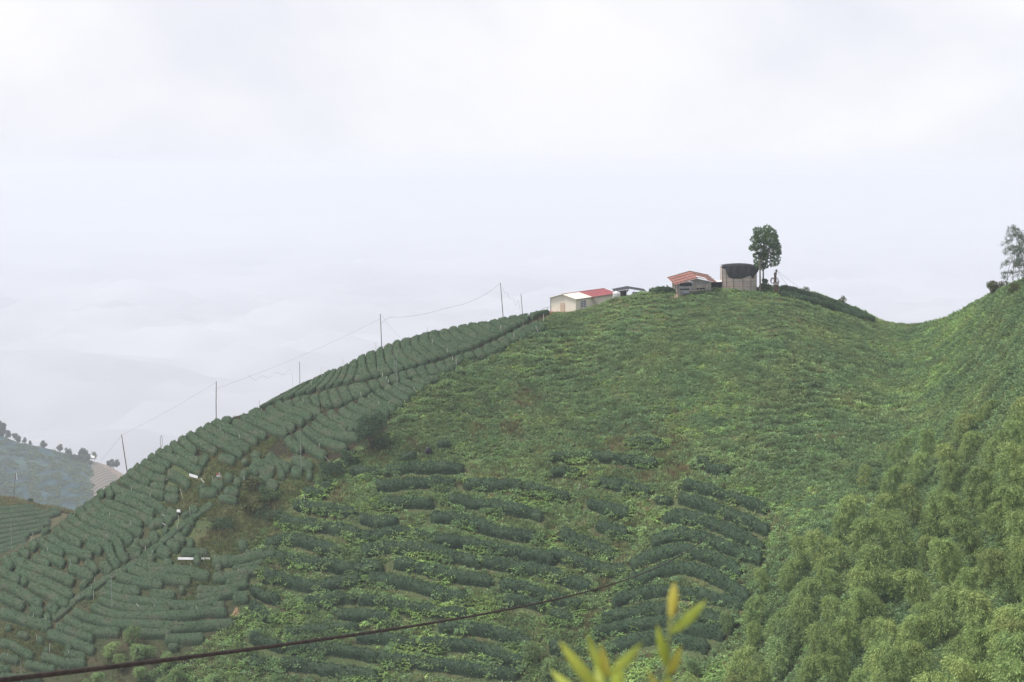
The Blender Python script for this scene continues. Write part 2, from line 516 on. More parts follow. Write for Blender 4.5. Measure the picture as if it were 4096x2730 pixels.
def edges_from(Lp, Rp, h, fill=1.18, red=0.10):
    """photo lines of a hedge's two sides -> ground lines of its foot"""
    C = (Lp + Rp) / 2
    d = depth_at(C[:, 0], C[:, 1])
    hp = h * FPX / d
    wv = Rp - Lp
    wl = np.linalg.norm(wv, axis=1)
    ny = np.abs(wv[:, 1]) / np.maximum(wl, 1e-6)
    k = np.maximum(wl * fill - red * hp * ny, 0.5 * wl) / np.maximum(wl, 1e-6)
    off = np.stack([np.zeros_like(hp), 0.36 * hp], -1)
    L2, R2 = C + off - wv * (k / 2)[:, None], C + off + wv * (k / 2)[:, None]
    return gpt(L2[:, 0], L2[:, 1]), gpt(R2[:, 0], R2[:, 1])

FR = {'A': (0, 1900, .26786), 'B': (0, 2300, .27422), 'C': (500, 1600, .26786), 'D': (1000, 1350, .26786), 'E': (1500, 1150, .323),
      'G': (400, 2000, .3125), 'Z': (1000, 1600, .51), 'Y': (1000, 2000, .51), 'X': (2200, 1700, .6567), 'S': (0, 0, 1.0), 'V': (0, 2000, .51)}
def parse(s):
    f, *k = s.split()
    x0, y0, sc = FR[f[0]]
    wv = float(f[1:]) * sc if len(f) > 1 else None
    P = np.array([tuple(map(float, q.split(','))) for q in k]) * sc + (x0, y0)
    return P, wv

HEDGES = []      # (group key, A, B, kind, height, photo centre)
def add_line(key, s, kind='clip', h=0.85, fill=1.15):
    P, wv = parse(s)
    C = resample(P, step=8.0 if kind == 'clip' else 10.0)
    t = np.gradient(C, axis=0); t /= np.maximum(np.linalg.norm(t, axis=1, keepdims=True), 1e-6)
    nrm = np.stack([-t[:, 1], t[:, 0]], -1)
    A, B = edges_from(C - nrm * wv / 2, C + nrm * wv / 2, h, *((fill, 0.10) if kind == 'clip' else ((0.92, 0.42) if s[0] != 'X' else (0.86, 0.46))))
    HEDGES.append((key, A, B, kind, h, C))
def add_cells(key, lines, gap=4.0, kind='clip', h=0.85):
    Ls = [parse(s)[0] for s in lines]
    for a, b in zip(Ls[:-1], Ls[1:]):
        n = max(6, int(max(np.linalg.norm(np.diff(a, axis=0), axis=1).sum(), np.linalg.norm(np.diff(b, axis=0), axis=1).sum()) / 8) + 1)
        a, b = resample(a, n=n), resample(b, n=n)
        wv = b - a; wl = np.maximum(np.linalg.norm(wv, axis=1, keepdims=True), 1)
        k = np.minimum(gap / 2 / wl, 0.3)
        a2, b2 = a + wv * k, b - wv * k
        A, B = edges_from(a2, b2, h, 1.02, 0.05)
        HEDGES.append((key, A, B, kind, h, (a + b) / 2))

# ---- rows read off the photograph (each frame letter is a window of it)
add_line('ridge', 'E58 2160,285 2050,302 1960,345 1925,378')
add_cells('ridge', ['E 1900,330 1910,380 1900,420', 'E 1740,365 1800,405 1880,435', 'E 1630,385 1700,430 1790,480', 'E 1490,405 1560,455 1650,500 1700,520',
  'E 1390,440 1440,490 1540,530 1620,560', 'E 1250,450 1290,500 1370,545 1480,590 1570,605', 'E 1135,460 1150,500 1210,550 1330,615 1460,650',
  'E 1020,490 1020,545 1080,600 1200,655 1340,690', 'E 900,520 910,580 980,645 1080,700 1260,745', 'E 800,545 780,610 850,680 960,750 1060,815',
  'E 690,560 655,640 700,710 800,760 940,855', 'E 565,600 530,680 575,745 690,830 795,890', 'E 450,630 430,720 475,785 590,865 685,930',
  'E 320,660 305,750 350,840 440,910 545,975', 'E 210,700 215,800 240,905 300,955 375,1025', 'E 105,740 108,900 155,990 235,1065', 'E 10,790 12,910 25,1020 60,1125',
  'D 1725,250 1725,400 1760,510 1800,580 1870,600', 'D 1590,330 1605,430 1590,560 1520,680', 'D 1480,400 1465,520 1420,640 1370,700',
  'D 1400,440 1350,560 1290,680 1220,740', 'D 1310,490 1240,620 1160,720 1100,770', 'D 1230,500 1150,600 1060,710 960,800',
  'D 1120,540 1030,660 900,780 800,850', 'D 980,600 880,700 740,810 640,890', 'D 820,680 700,790 560,880 470,950', 'D 650,760 520,860 400,950 320,1000',
  'D 450,850 330,930 200,1020 100,1070'])
add_cells('below_path', ['E 2010,440 2090,465 2135,520', 'E 1870,485 1960,500 2020,565', 'E 1770,520 1850,545 1910,610', 'E 1690,575 1740,605 1810,665',
  'E 1590,620 1640,640 1700,700', 'E 1490,675 1530,710 1625,755', 'E 1430,695 1450,760 1540,790', 'E 1320,755 1345,820 1400,865', 'E 1205,800 1225,850 1260,885',
  'E 1085,840 1100,890 1120,920', 'E 965,875 990,930 1040,960', 'E 850,920 875,1000 960,1035', 'E 735,955 770,1040 860,1085', 'E 612,980 645,1075 700,1105',
  'E 495,1015 530,1100 570,1125', 'E 380,1050 400,1115 430,1140', 'E 280,1075 300,1150 330,1170', 'D 2060,600 2085,660 2110,715', 'D 1885,640 1930,720 1975,780',
  'D 1735,690 1790,760 1840,825', 'D 1435,740 1495,850 1545,945', 'D 1300,770 1330,880 1400,1010', 'D 1165,800 1170,920 1230,1030 1275,1055',
  'D 1040,850 1030,950 1070,1050', 'D 895,880 885,950 940,1040', 'D 745,900 760,970 800,1010', 'D 625,950 640,1010 660,1035', 'D 475,980 520,1050 640,1065'])
for s in '''E55 580,1125 680,1150 790,1150|E62 470,1145 560,1185 690,1205|E66 310,1170 400,1200 500,1250 605,1265|E72 230,1215 320,1270 420,1315 500,1315|E76 120,1245 230,1310 350,1380 430,1390
E76 10,1290 130,1360 250,1440 340,1480|D108 1760,890 1900,980 2050,1060 2180,1085|D110 1620,950 1760,1030 1950,1110 2080,1160|D106 1470,1030 1600,1100 1800,1170 1990,1220
D116 1340,1090 1450,1180 1600,1240 1740,1235|D112 1180,1120 1260,1230 1420,1310 1640,1350|D112 1020,1190 1120,1290 1280,1370 1450,1400|D62 1455,1405 1540,1410
D112 930,1290 1020,1380 1180,1470 1400,1500 1640,1510|D108 810,1370 900,1450 1010,1530 1150,1590 1300,1640 1450,1680|D116 690,1440 780,1550 900,1660 1050,1760 1130,1800|D116 540,1510 620,1600 700,1660 770,1720'''.replace('\n', '|').split('|'):
    add_line('shoulder', s)
for s in '''D104 690,1020 850,1060 960,1130 1060,1140|D104 390,1000 500,1080 700,1130 850,1190 920,1210|D104 250,1070 380,1180 550,1230 700,1260 800,1300|D104 -20,1160 120,1170 280,1230 430,1290 600,1350 670,1370
D108 -140,1215 30,1255 160,1300 280,1370 400,1420 560,1440|D50 40,1112 150,1110|C82 1440,310 1540,330 1590,300|C104 1610,340 1800,430 1980,520 2110,570|C104 1300,320 1420,400 1600,470 1800,570 1980,660
C108 1190,390 1300,480 1500,580 1700,680 1860,760|C108 1080,450 1170,540 1350,640 1550,730 1750,850|C100 930,510 1020,600 1150,680 1280,760 1370,790|C104 820,580 880,650 960,730 1060,810|C106 1390,870 1500,890 1650,940
C90 1210,840 1190,920 1120,1010|C104 690,650 770,750 870,830 1000,900 1110,960|C78 590,720 640,770 710,810|C106 470,770 560,840 680,890 830,920 930,980 1020,1060 1140,1100|C84 350,840 450,910 560,970 680,980
C98 250,930 350,1000 470,1050 610,1060|C98 130,1000 230,1060 330,1130 450,1190 610,1210|C98 40,1080 140,1140 250,1220 370,1260|C106 640,1110 760,1160 880,1230 940,1330|C84 370,1310 480,1310 600,1310
C98 600,1350 720,1370 800,1390|C98 -60,1190 50,1260 150,1320 300,1370 420,1410 590,1450|C106 590,1480 700,1480 800,1500|A102 1690,130 1720,240 1900,310 2100,350 2240,420 2380,510 2480,600|A94 1610,200 1620,300 1690,330
A94 1500,240 1510,340|A102 1720,365 1850,375 2000,430 2150,540 2300,620|A102 1570,410 1650,470 1850,540 2050,610 2200,700 2300,730|A106 1400,360 1440,460 1550,570 1750,630 1950,700 2120,780
A106 1300,420 1340,560 1480,640 1650,710 1850,770 2000,850 2120,900|A110 1180,510 1230,650 1400,740 1600,790 1750,850 1900,950 1940,1040|A102 1030,610 1100,720 1260,820 1460,900 1640,940 1760,1030 1790,1120 1800,1220 1900,1300
A106 950,710 990,800 1120,880 1300,970 1500,1030 1620,1080 1640,1200 1700,1330 1770,1400|A60 620,870 740,815|A106 830,810 900,900 1020,960 1130,1020 1210,1060|A102 740,920 800,1010 950,1100 1120,1160 1250,1210 1380,1230
A108 1280,1085 1400,1110 1520,1155|A98 590,960 640,1050 760,1120 850,1170 950,1200|A126 450,1030 540,1110|A106 600,1190 750,1240 880,1310 960,1350|A98 490,1260 600,1310 740,1360|A92 1010,1280 1090,1280 1170,1290
A106 310,1100 360,1190 430,1230|A120 210,1180 220,1300 350,1350 550,1420 750,1480 950,1550 1100,1620|A116 1020,1400 1150,1440 1280,1500 1380,1560|A94 1260,1320 1380,1380 1430,1470|A116 1520,1320 1600,1430 1650,1490
A112 60,1230 120,1350 170,1410|B112 225,-50 400,30 600,100 780,180 900,260 1060,320|A108 0,1400 80,1490 200,1560 300,1600|A78 2020,1010 2090,1030|A140 1930,1120 2030,1150 2060,1220'''.replace('\n', '|').split('|'):
    add_line('left_slope', s)
for s in '''C56 1740,960 1840,930|C106 1900,930 2000,960 2100,1040 2220,1110|C106 1870,1000 1950,1050 2020,1090|C114 2020,1130 2110,1180 2170,1220|C86 1490,1200 1610,1155|C112 1720,1110 1830,1150|C104 1900,1240 2050,1300
C88 1300,1230 1400,1290 1470,1320|C96 1110,1400 1260,1400 1380,1390|C96 1620,1240 1740,1260|C96 1480,1380 1600,1400 1700,1380|C60 1090,1340 1200,1320|C70 1400,1490 1550,1500 1680,1540|C106 2120,840 2200,920 2300,1000 2400,1080
Z60 50,500 100,560 170,620|Z60 120,455 200,510 310,555|Z58 0,640 110,690|Z56 130,660 220,690|Z52 10,430 80,460|Z55 330,465 420,510 490,550|Z56 220,590 280,590|Z56 320,570 410,580|Z54 440,600 490,600|G110 570,520 590,600|G88 690,420 690,520 680,570|G78 800,400 870,420|G78 620,350 740,300 820,300
G88 780,220 850,250 920,300|G78 850,150 940,190 970,240|G78 1080,180 1120,240|G70 430,572 490,558|G130 400,650 450,700 430,760|G88 1220,100 1180,190'''.replace('\n', '|').split('|'):
    add_line('gully', s, fill=1.42)
add_line('dyke', 'S21 850,2018 744,2093 681,2143 612,2202 550,2249 494,2283 431,2315 400,2335 340,2376 280,2422 252,2448 210,2482', h=0.55)
for s in '''G98 1130,300 1200,280|G126 1080,380 1140,420|G98 960,470 1040,540 1080,570|G120 1115,570 1200,580|G106 870,540 930,600 1020,640|G124 740,640 820,690 900,720|G130 600,750 690,785|G106 800,830 930,840|G78 1040,690 1200,690 1380,690
G98 1195,785 1290,785|G108 1440,800 1600,800 1800,790 1950,740 2100,700 2240,680|G112 480,810 600,870 800,920 950,920 1150,930 1300,980 1400,990|G108 370,890 500,950 700,1000 850,1010 1000,1040 1160,1070|G108 220,970 330,1030 500,1070 680,1080 800,1110
G108 80,1090 200,1150 350,1180 510,1190|G92 0,1190 150,1250 350,1300 600,1320 800,1340 1000,1370 1250,1370 1420,1330 1540,1240 1650,1200 1780,1190|G106 640,1230 800,1230 960,1240|G78 1010,1180 1080,1160|G88 1470,880 1560,890
G56 1700,890 1850,890 2000,840 2080,820|G104 1440,1010 1600,1010 1780,980 1920,910 2060,910|G62 1610,1090 1760,1040 1900,1010|G90 1240,1170 1450,1180 1620,1170 1780,1110 1890,1080|G70 1230,1260 1350,1260 1500,1250
G86 -20,1290 200,1380 400,1410 650,1430 900,1420|G94 -90,1350 -40,1420 200,1500 400,1510 600,1510 900,1500 1150,1490 1350,1440 1480,1440 1620,1460|G75 1440,1370 1600,1370|G52 1140,1430 1300,1430|G60 950,1410 1015,1420
G140 2080,960 2200,1000|G66 2080,640 2240,640|G50 1850,700 1930,690|G120 1770,590 1890,590|G115 1700,1260 1900,1260
B112 420,160 560,220 680,290 800,360 920,430 1000,460|B118 0,140 150,180 300,270 450,370 560,430 620,440|B116 690,460 780,520 840,560|B112 0,320 120,370 260,440 350,480|B112 430,520 560,560 630,590|B96 640,630 740,630
B118 0,550 150,600 350,670 500,720 640,740 750,730|B90 600,800 720,760|B100 300,110 400,115|B106 1290,270 1310,340|B108 1180,130 1260,180|B106 1060,540 1200,620 1400,680 1600,720 1800,740 2000,740 2200,750 2500,770 2800,780 3100,740 3400,730
B108 930,650 1050,710 1200,780 1350,830 1500,850 1750,850|B88 2000,860 2200,870 2500,870|B100 810,770 900,790 1000,830 1150,890 1280,930 1360,960|B116 680,880 850,920 1000,980 1150,1040 1280,1090 1380,1120|B86 930,1170 1080,1190 1240,1220
B104 600,1210 750,1240 900,1300 1100,1310 1250,1310|B98 0,1010 130,1020 260,1100 380,1170 480,1220|B88 0,1200 120,1230 280,1270|B88 360,1320 500,1340 650,1380 800,1400|B86 70,790 170,800|B74 250,880 420,920|B78 0,1380 150,1410
B78 0,1500 300,1520 600,1530|B80 540,960 640,980|B70 640,1130 720,1120|B84 960,1060 1050,1090|V50 1260,1020 1420,1020 1600,990|V58 1290,1100 1450,1100 1600,1090|V36 1320,1165 1400,1165'''.replace('\n', '|').split('|'):
    add_line('left_foot', s)
for s in '''Z70 1180,460 1300,450|Z60 1470,360 1570,360|Z80 1060,560 1200,540 1400,540 1600,540 1680,550|Z68 780,560 900,570 1000,590|Z75 980,690 1100,680 1250,660 1400,650 1600,660|Z58 560,670 640,680|Z68 420,730 500,740 570,750
Z84 1680,660 1800,670 1950,680 2130,680|Z74 2160,700 2353,730 2400,745 2500,770|Z74 1000,810 1150,810 1280,820 1440,820|Z74 340,830 480,850 650,870 820,890|Z88 860,930 1000,970 1150,960|Z84 1560,790 1700,810 1900,840 2100,870 2290,920
Z84 220,960 400,980 600,1000 760,1040 870,1070|Z88 1420,920 1600,930 1750,970 1900,1030 2050,1060 2250,1080|Z74 870,1080 1000,1080 1150,1040 1270,1040|Z84 1280,1060 1450,1100 1650,1120 1850,1160 2050,1200 2250,1230 2400,1260
Z92 120,1150 270,1090 400,1110 560,1160 700,1210|Z88 870,1200 1050,1160 1200,1170 1400,1180 1600,1230 1800,1290|Z92 1830,1280 2000,1300 2200,1330 2353,1360|Z88 200,1230 400,1280 600,1300 750,1330 900,1310 1040,1320|Z88 1130,1290 1300,1310 1450,1350 1650,1400 1900,1430
Y88 100,590 220,620 330,660 450,680 600,680 760,640 860,640|Y88 930,620 1080,640 1250,670 1400,710 1550,760 1700,780|Y88 1960,670 2100,690 2250,740 2353,770|Y78 0,700 120,770 230,800|Y78 430,820 620,790 750,770 830,780|Y78 850,790 1000,790 1130,830 1300,870 1500,880 1700,900
Y88 690,900 850,910 970,920 1100,960|Y78 0,820 80,880 150,940|Y74 280,1060 450,1040 650,1010 850,1020|Y84 1480,1000 1650,1010 1850,1030 2050,1090 2200,1130|Y78 2000,800 2150,800 2300,850|Y78 840,1090 1000,1090 1150,1110 1300,1150
Y92 1330,1140 1500,1130 1700,1150 1850,1190 2000,1250 2150,1290|Y78 280,1160 450,1170 650,1180 850,1210 1000,1250|Y78 0,1080 150,1140 260,1170|Y92 240,1290 400,1300 600,1340 800,1370 1000,1400|Y88 1000,1240 1200,1270 1400,1290 1600,1320 1850,1360 2100,1370|Y78 0,1260 120,1300
X58 0,300 100,290 180,290|X54 0,200 150,200 330,200 500,230 650,235|X40 490,110 600,110 690,120|X64 300,350 420,370 520,390 610,410|X44 640,460 740,470|X74 230,480 330,510 480,550|X58 940,260 1020,280 1090,280|X48 890,230 970,230
X60 810,370 920,390 1060,430 1180,470 1320,520|X74 780,450 900,480 1050,530 1180,590 1330,650|X82 690,570 800,560 950,590 1100,650 1230,720 1290,770|X80 620,720 720,680 850,670 1000,720 1150,780 1290,830|X84 490,860 620,800 780,770 900,780 1030,830 1160,910
X84 450,980 600,920 740,870 870,880 1000,930 1100,990 1210,1060|X74 380,1090 520,1040 660,1010 800,1030 1000,1060 1180,1100|X78 310,1190 450,1160 600,1130 760,1120|X88 880,1170 1000,1180 1120,1240|X78 270,1280 420,1240 600,1210 720,1200|X78 800,1240 950,1260 1060,1290
X84 330,1380 480,1330 640,1300 760,1310 880,1340 960,1370|X98 60,660 180,720 290,770 390,790|X68 280,620 380,650 470,670|X78 0,790 150,830 300,880 460,900|X78 0,900 130,960 250,1000|X68 0,1040 100,1090 200,1110|X78 0,1160 150,1190|X78 0,1350 70,1380'''.replace('\n', '|').split('|'):
    add_line('overgrown', s, kind='wild', h=1.15)
# dark untrimmed rows by the huts and along the trench right of the summit
for s in '''S20 2596,1160 2650,1162 2702,1162|S18 3036,1148 3085,1150|S20 3118,1172 3200,1192 3300,1220 3400,1254 3500,1284|S22 3125,1156 3200,1172 3290,1198 3390,1236 3470,1266'''.split('|'):
    add_line('summit', s, kind='wild', h=0.9)

WHERE = {'ridge': 'above the ridge footpath', 'below_path': 'just below the ridge footpath', 'shoulder': 'on the shoulder beside the weedy slope',
         'left_slope': 'on the steep left slope', 'gully': 'in the gully left of the weeds', 'dyke': '', 'left_foot': 'at the foot of the left slope',
         'overgrown': 'on the weedy lower hillside', 'summit': 'by the summit huts'}
HP = []          # stored foot points of the hedges, for the weeds
for key in WHERE:
    grp = [q for q in HEDGES if q[0] == key]
    if key in ('ridge', 'below_path'): grp.sort(key=lambda q: -q[5][0, 0])
    else: grp.sort(key=lambda q: q[5][:, 1].mean())
    for i, (k, A, B, kind, h, C) in enumerate(grp):
        o = hedge('tea_hedge', A, B, h, kind, rng)
        ln = np.linalg.norm(np.diff((A + B) / 2, axis=0), axis=1).sum()
        siz = 'long' if ln > 18 else ('short' if ln < 6 else '')
        if key == 'dyke':
            lab = 'long straight tea hedge running diagonally down the left slope beside the footpath'
        elif key in ('ridge', 'below_path'):
            lab = f'{siz} clipped tea hedge {WHERE[key]}, {ordinal(i + 1)} from the cream shed'
        elif kind == 'wild':
            lab = f'{siz} dark overgrown tea hedge {WHERE[key]}, {ordinal(i + 1)} from the top'
        else:
            lab = f'{siz} clipped tea hedge {WHERE[key]}, {ordinal(i + 1)} from the top'
        tag(o, lab.strip().replace('  ', ' '), 'hedge', {'wild': 'overgrown tea rows', 'clip': 'clipped tea rows'}[kind])
        if kind == 'wild': HP.append((A + B) / 2)

# ------------------------------------------------------------------ weeds, ferns and grass (nobody could count them: stuff)
def inpoly(px, py, poly):
    c = np.zeros(len(px), bool)
    n = len(poly)
    for i in range(n):
        x0, y0 = poly[i]; x1, y1 = poly[(i + 1) % n]
        if y0 == y1: continue
        k = ((y0 > py) != (y1 > py)) & (px < (x1 - x0) * (py - y0) / (y1 - y0) + x0)
        c ^= k
    return c
def waves(seed, scale, n=9):
    r = np.random.default_rng(seed)
    a = r.uniform(0, 6.28, n); k = r.uniform(0.5, 1.8, n) / scale * 6.28; p = r.uniform(0, 6.28, n)
    def f(x, y):
        return sum(np.sin((x * np.cos(q) + y * np.sin(q)) * kk + pp) for q, kk, pp in zip(a, k, p)) / math.sqrt(n / 2)
    return f

def proto_collection(name, objs):
    c = bpy.data.collections.new(name)
    for V, Fs, mat in objs:
        me = bpy.data.meshes.new(name)
        me.from_pydata([tuple(map(float, v)) for v in V], [], [list(map(int, f)) for f in Fs]); me.update()
        me.materials.append(mat)
        c.objects.link(bpy.data.objects.new(name, me))
    return c
def fern_proto(r, nf=8, L=0.62):
    V, Fs = [], []
    for k in range(nf):
        a = 2 * math.pi * k / nf + r.uniform(-.4, .4); el = r.uniform(0.35, 1.1); ln = L * r.uniform(0.7, 1.25)
        dr = np.array([math.cos(a), math.sin(a), 0]); sd = np.array([-math.sin(a), math.cos(a), 0])
        p = np.zeros(3); b = len(V); ns = 4
        for i in range(ns + 1):
            t = i / ns
            e = el - 1.5 * t
            wd = 0.085 * (1 - t) ** 0.7 * (1 if i else 0.5) + 0.004
            V += [p - sd * wd, p + sd * wd]
            p = p + (dr * math.cos(e) + np.array([0, 0, 1]) * math.sin(e)) * ln / ns
        Fs += [[b+2*i, b+2*i+1, b+2*i+3, b+2*i+2] for i in range(ns)]
    return np.array(V), Fs
def weed_proto(r, n=40, R=0.42, H=0.42, s=(0.14, 0.30)):
    a = r.uniform(0, 6.28, n); q = np.sqrt(r.uniform(0, 1, n)) * R
    P = np.stack([q * np.cos(a), q * np.sin(a), H * (0.15 + 0.85 * r.uniform(0.2, 1, n)) * np.sqrt(np.maximum(1 - (q / R) ** 2, 0.05))], -1)
    d = np.stack([np.cos(a), np.sin(a), r.uniform(-0.3, 0.9, n)], -1) + r.normal(0, .4, (n, 3))
    return leaf_cards(P, d, r.uniform(*s, n), 0.6, r)
def grass_proto(r, n=22, R=0.28, H=0.6):
    V, Fs = [], []
    for k in range(n):
        a = r.uniform(0, 6.28); q = R * math.sqrt(r.uniform()); b = len(V)
        p = np.array([q * math.cos(a), q * math.sin(a), -0.05]); a2 = r.uniform(0, 6.28)
        sd = np.array([math.cos(a2), math.sin(a2), 0]) * 0.032
        dr = np.array([math.cos(a), math.sin(a), 0]); h = H * r.uniform(0.5, 1.2)
        m_ = p + np.array([0, 0, h * 0.6]) + dr * h * 0.12; t_ = p + np.array([0, 0, h * 0.95]) + dr * h * r.uniform(.2, .55)
        V += [p - sd, p + sd, m_ + sd, m_ - sd, t_]
        Fs += [[b, b+1, b+2, b+3], [b+3, b+2, b+4]]
    return np.array(V), Fs
pr = np.random.default_rng(3)
PROTO = {
    'fern': proto_collection('fern_clump', [(*fern_proto(pr), M['fern']) for _ in range(4)]),
    'weed': proto_collection('weed_clump', [(*weed_proto(pr), M['weed']) for _ in range(4)]),
    'grass': proto_collection('grass_tuft', [(*grass_proto(pr), M['grass']) for _ in range(4)]),
    'dry': proto_collection('dry_tuft', [(*grass_proto(pr, 20, 0.3, 0.55), M['dry']) for _ in range(3)]),
}
def scatter(name, coll, P, scale, tint):
    n = len(P)
    me = bpy.data.meshes.new(name)
    me.vertices.add(n); me.vertices.foreach_set('co', np.asarray(P, np.float32).ravel())
    r = np.random.default_rng(n)
    for nm, ty, val, key in (('rot', 'FLOAT_VECTOR', np.stack([r.normal(0, .15, n), r.normal(0, .15, n), r.uniform(0, 6.28, n)], -1), 'vector'),
                             ('scl', 'FLOAT', scale, 'value'), ('tint', 'FLOAT', tint, 'value'), ('idx', 'INT', r.integers(0, len(coll.objects), n), 'value')):
        a = me.attributes.new(nm, ty, 'POINT')
        a.data.foreach_set(key, np.asarray(val, np.int32 if ty == 'INT' else np.float32).ravel())
    o = link(bpy.data.objects.new(name, me))
    g = bpy.data.node_groups.new(name + '_scatter', 'GeometryNodeTree')
    g.interface.new_socket('Geometry', in_out='INPUT', socket_type='NodeSocketGeometry')
    g.interface.new_socket('Geometry', in_out='OUTPUT', socket_type='NodeSocketGeometry')
    nn = g.nodes.new
    gi, go = nn('NodeGroupInput'), nn('NodeGroupOutput')
    ip = nn('GeometryNodeInstanceOnPoints')
    ci = nn('GeometryNodeCollectionInfo')
    ci.inputs['Collection'].default_value = coll
    ci.inputs['Separate Children'].default_value = True
    ci.inputs['Reset Children'].default_value = True
    ip.inputs['Pick Instance'].default_value = True
    def attr(nm, ty):
        a = nn('GeometryNodeInputNamedAttribute'); a.data_type = ty; a.inputs['Name'].default_value = nm
        return a.outputs['Attribute']
    er = nn('FunctionNodeEulerToRotation')
    L = g.links.new
    L(gi.outputs[0], ip.inputs['Points']); L(ci.outputs[0], ip.inputs['Instance'])
    L(attr('idx', 'INT'), ip.inputs['Instance Index'])
    L(attr('rot', 'FLOAT_VECTOR'), er.inputs[0]); L(er.outputs[0], ip.inputs['Rotation'])
    L(attr('scl', 'FLOAT'), ip.inputs['Scale'])
    L(ip.outputs[0], go.inputs[0])
    mod = o.modifiers.new('scatter', 'NODES'); mod.node_group = g
    return o

WEEDS = [(2200,1262),(2120,1318),(2035,1370),(1945,1405),(1860,1445),(1780,1485),(1720,1522),(1660,1570),(1610,1612),(1570,1660),(1550,1730),(1420,1810),(1300,1870),(1240,1950),
         (1180,2000),(1100,2090),(1040,2130),(1010,2200),(1020,2260),(1040,2330),(1000,2400),(930,2480),(850,2560),(700,2640),(500,2760),(300,3300),(4600,3300),(4600,900),(3800,1180),(3690,1240),(3550,1240),
         (3100,1100),(2640,1120),(2300,1200)]
ROWS = [(1180,2000),(1330,1930),(1700,1870),(2000,1850),(2250,1760),(2560,1740),(2700,1780),(2900,1880),(3080,2000),(3150,2150),(3000,2400),(2900,2800),(600,2900),(900,2500),(1040,2330),(1000,2200)]
BARE = [(1500,1800,70),(1650,1790,50),(1250,2010,60),(2100,1600,60),(2050,1720,60),(2650,1850,80),(2560,1960,55),(2500,2080,70),(2470,2200,60),(2420,2340,60),(2360,2470,80),(2700,1900,70),(1900,1720,50),
        (1080,2170,80),(1160,2120,70),(2330,1900,60),(2480,1790,60),(2680,1780,70),(1350,2000,60),(1100,2300,60),(2600,1900,60),(1180,2280,50),(1550,2460,60),(1440,2330,50)]
LUSH = [(1800,1640,190),(1850,1560,120),(1480,1880,110),(1250,1930,90),(2700,1650,150),(3000,1960,110),(1150,2420,110),(1230,2560,150),(1700,2560,190),(1180,2640,120),(2900,1640,160),(3600,1420,150),(3850,1320,130),(2250,1420,140),
        (1500,2130,120),(1900,2200,110),(2150,2000,120),(1350,2250,90),(2250,2460,90),(1750,2300,110),(3750,1500,160),(2100,1480,100),(1950,2460,120)]
SPOTS = [(2480,1190),(2714,1178)]
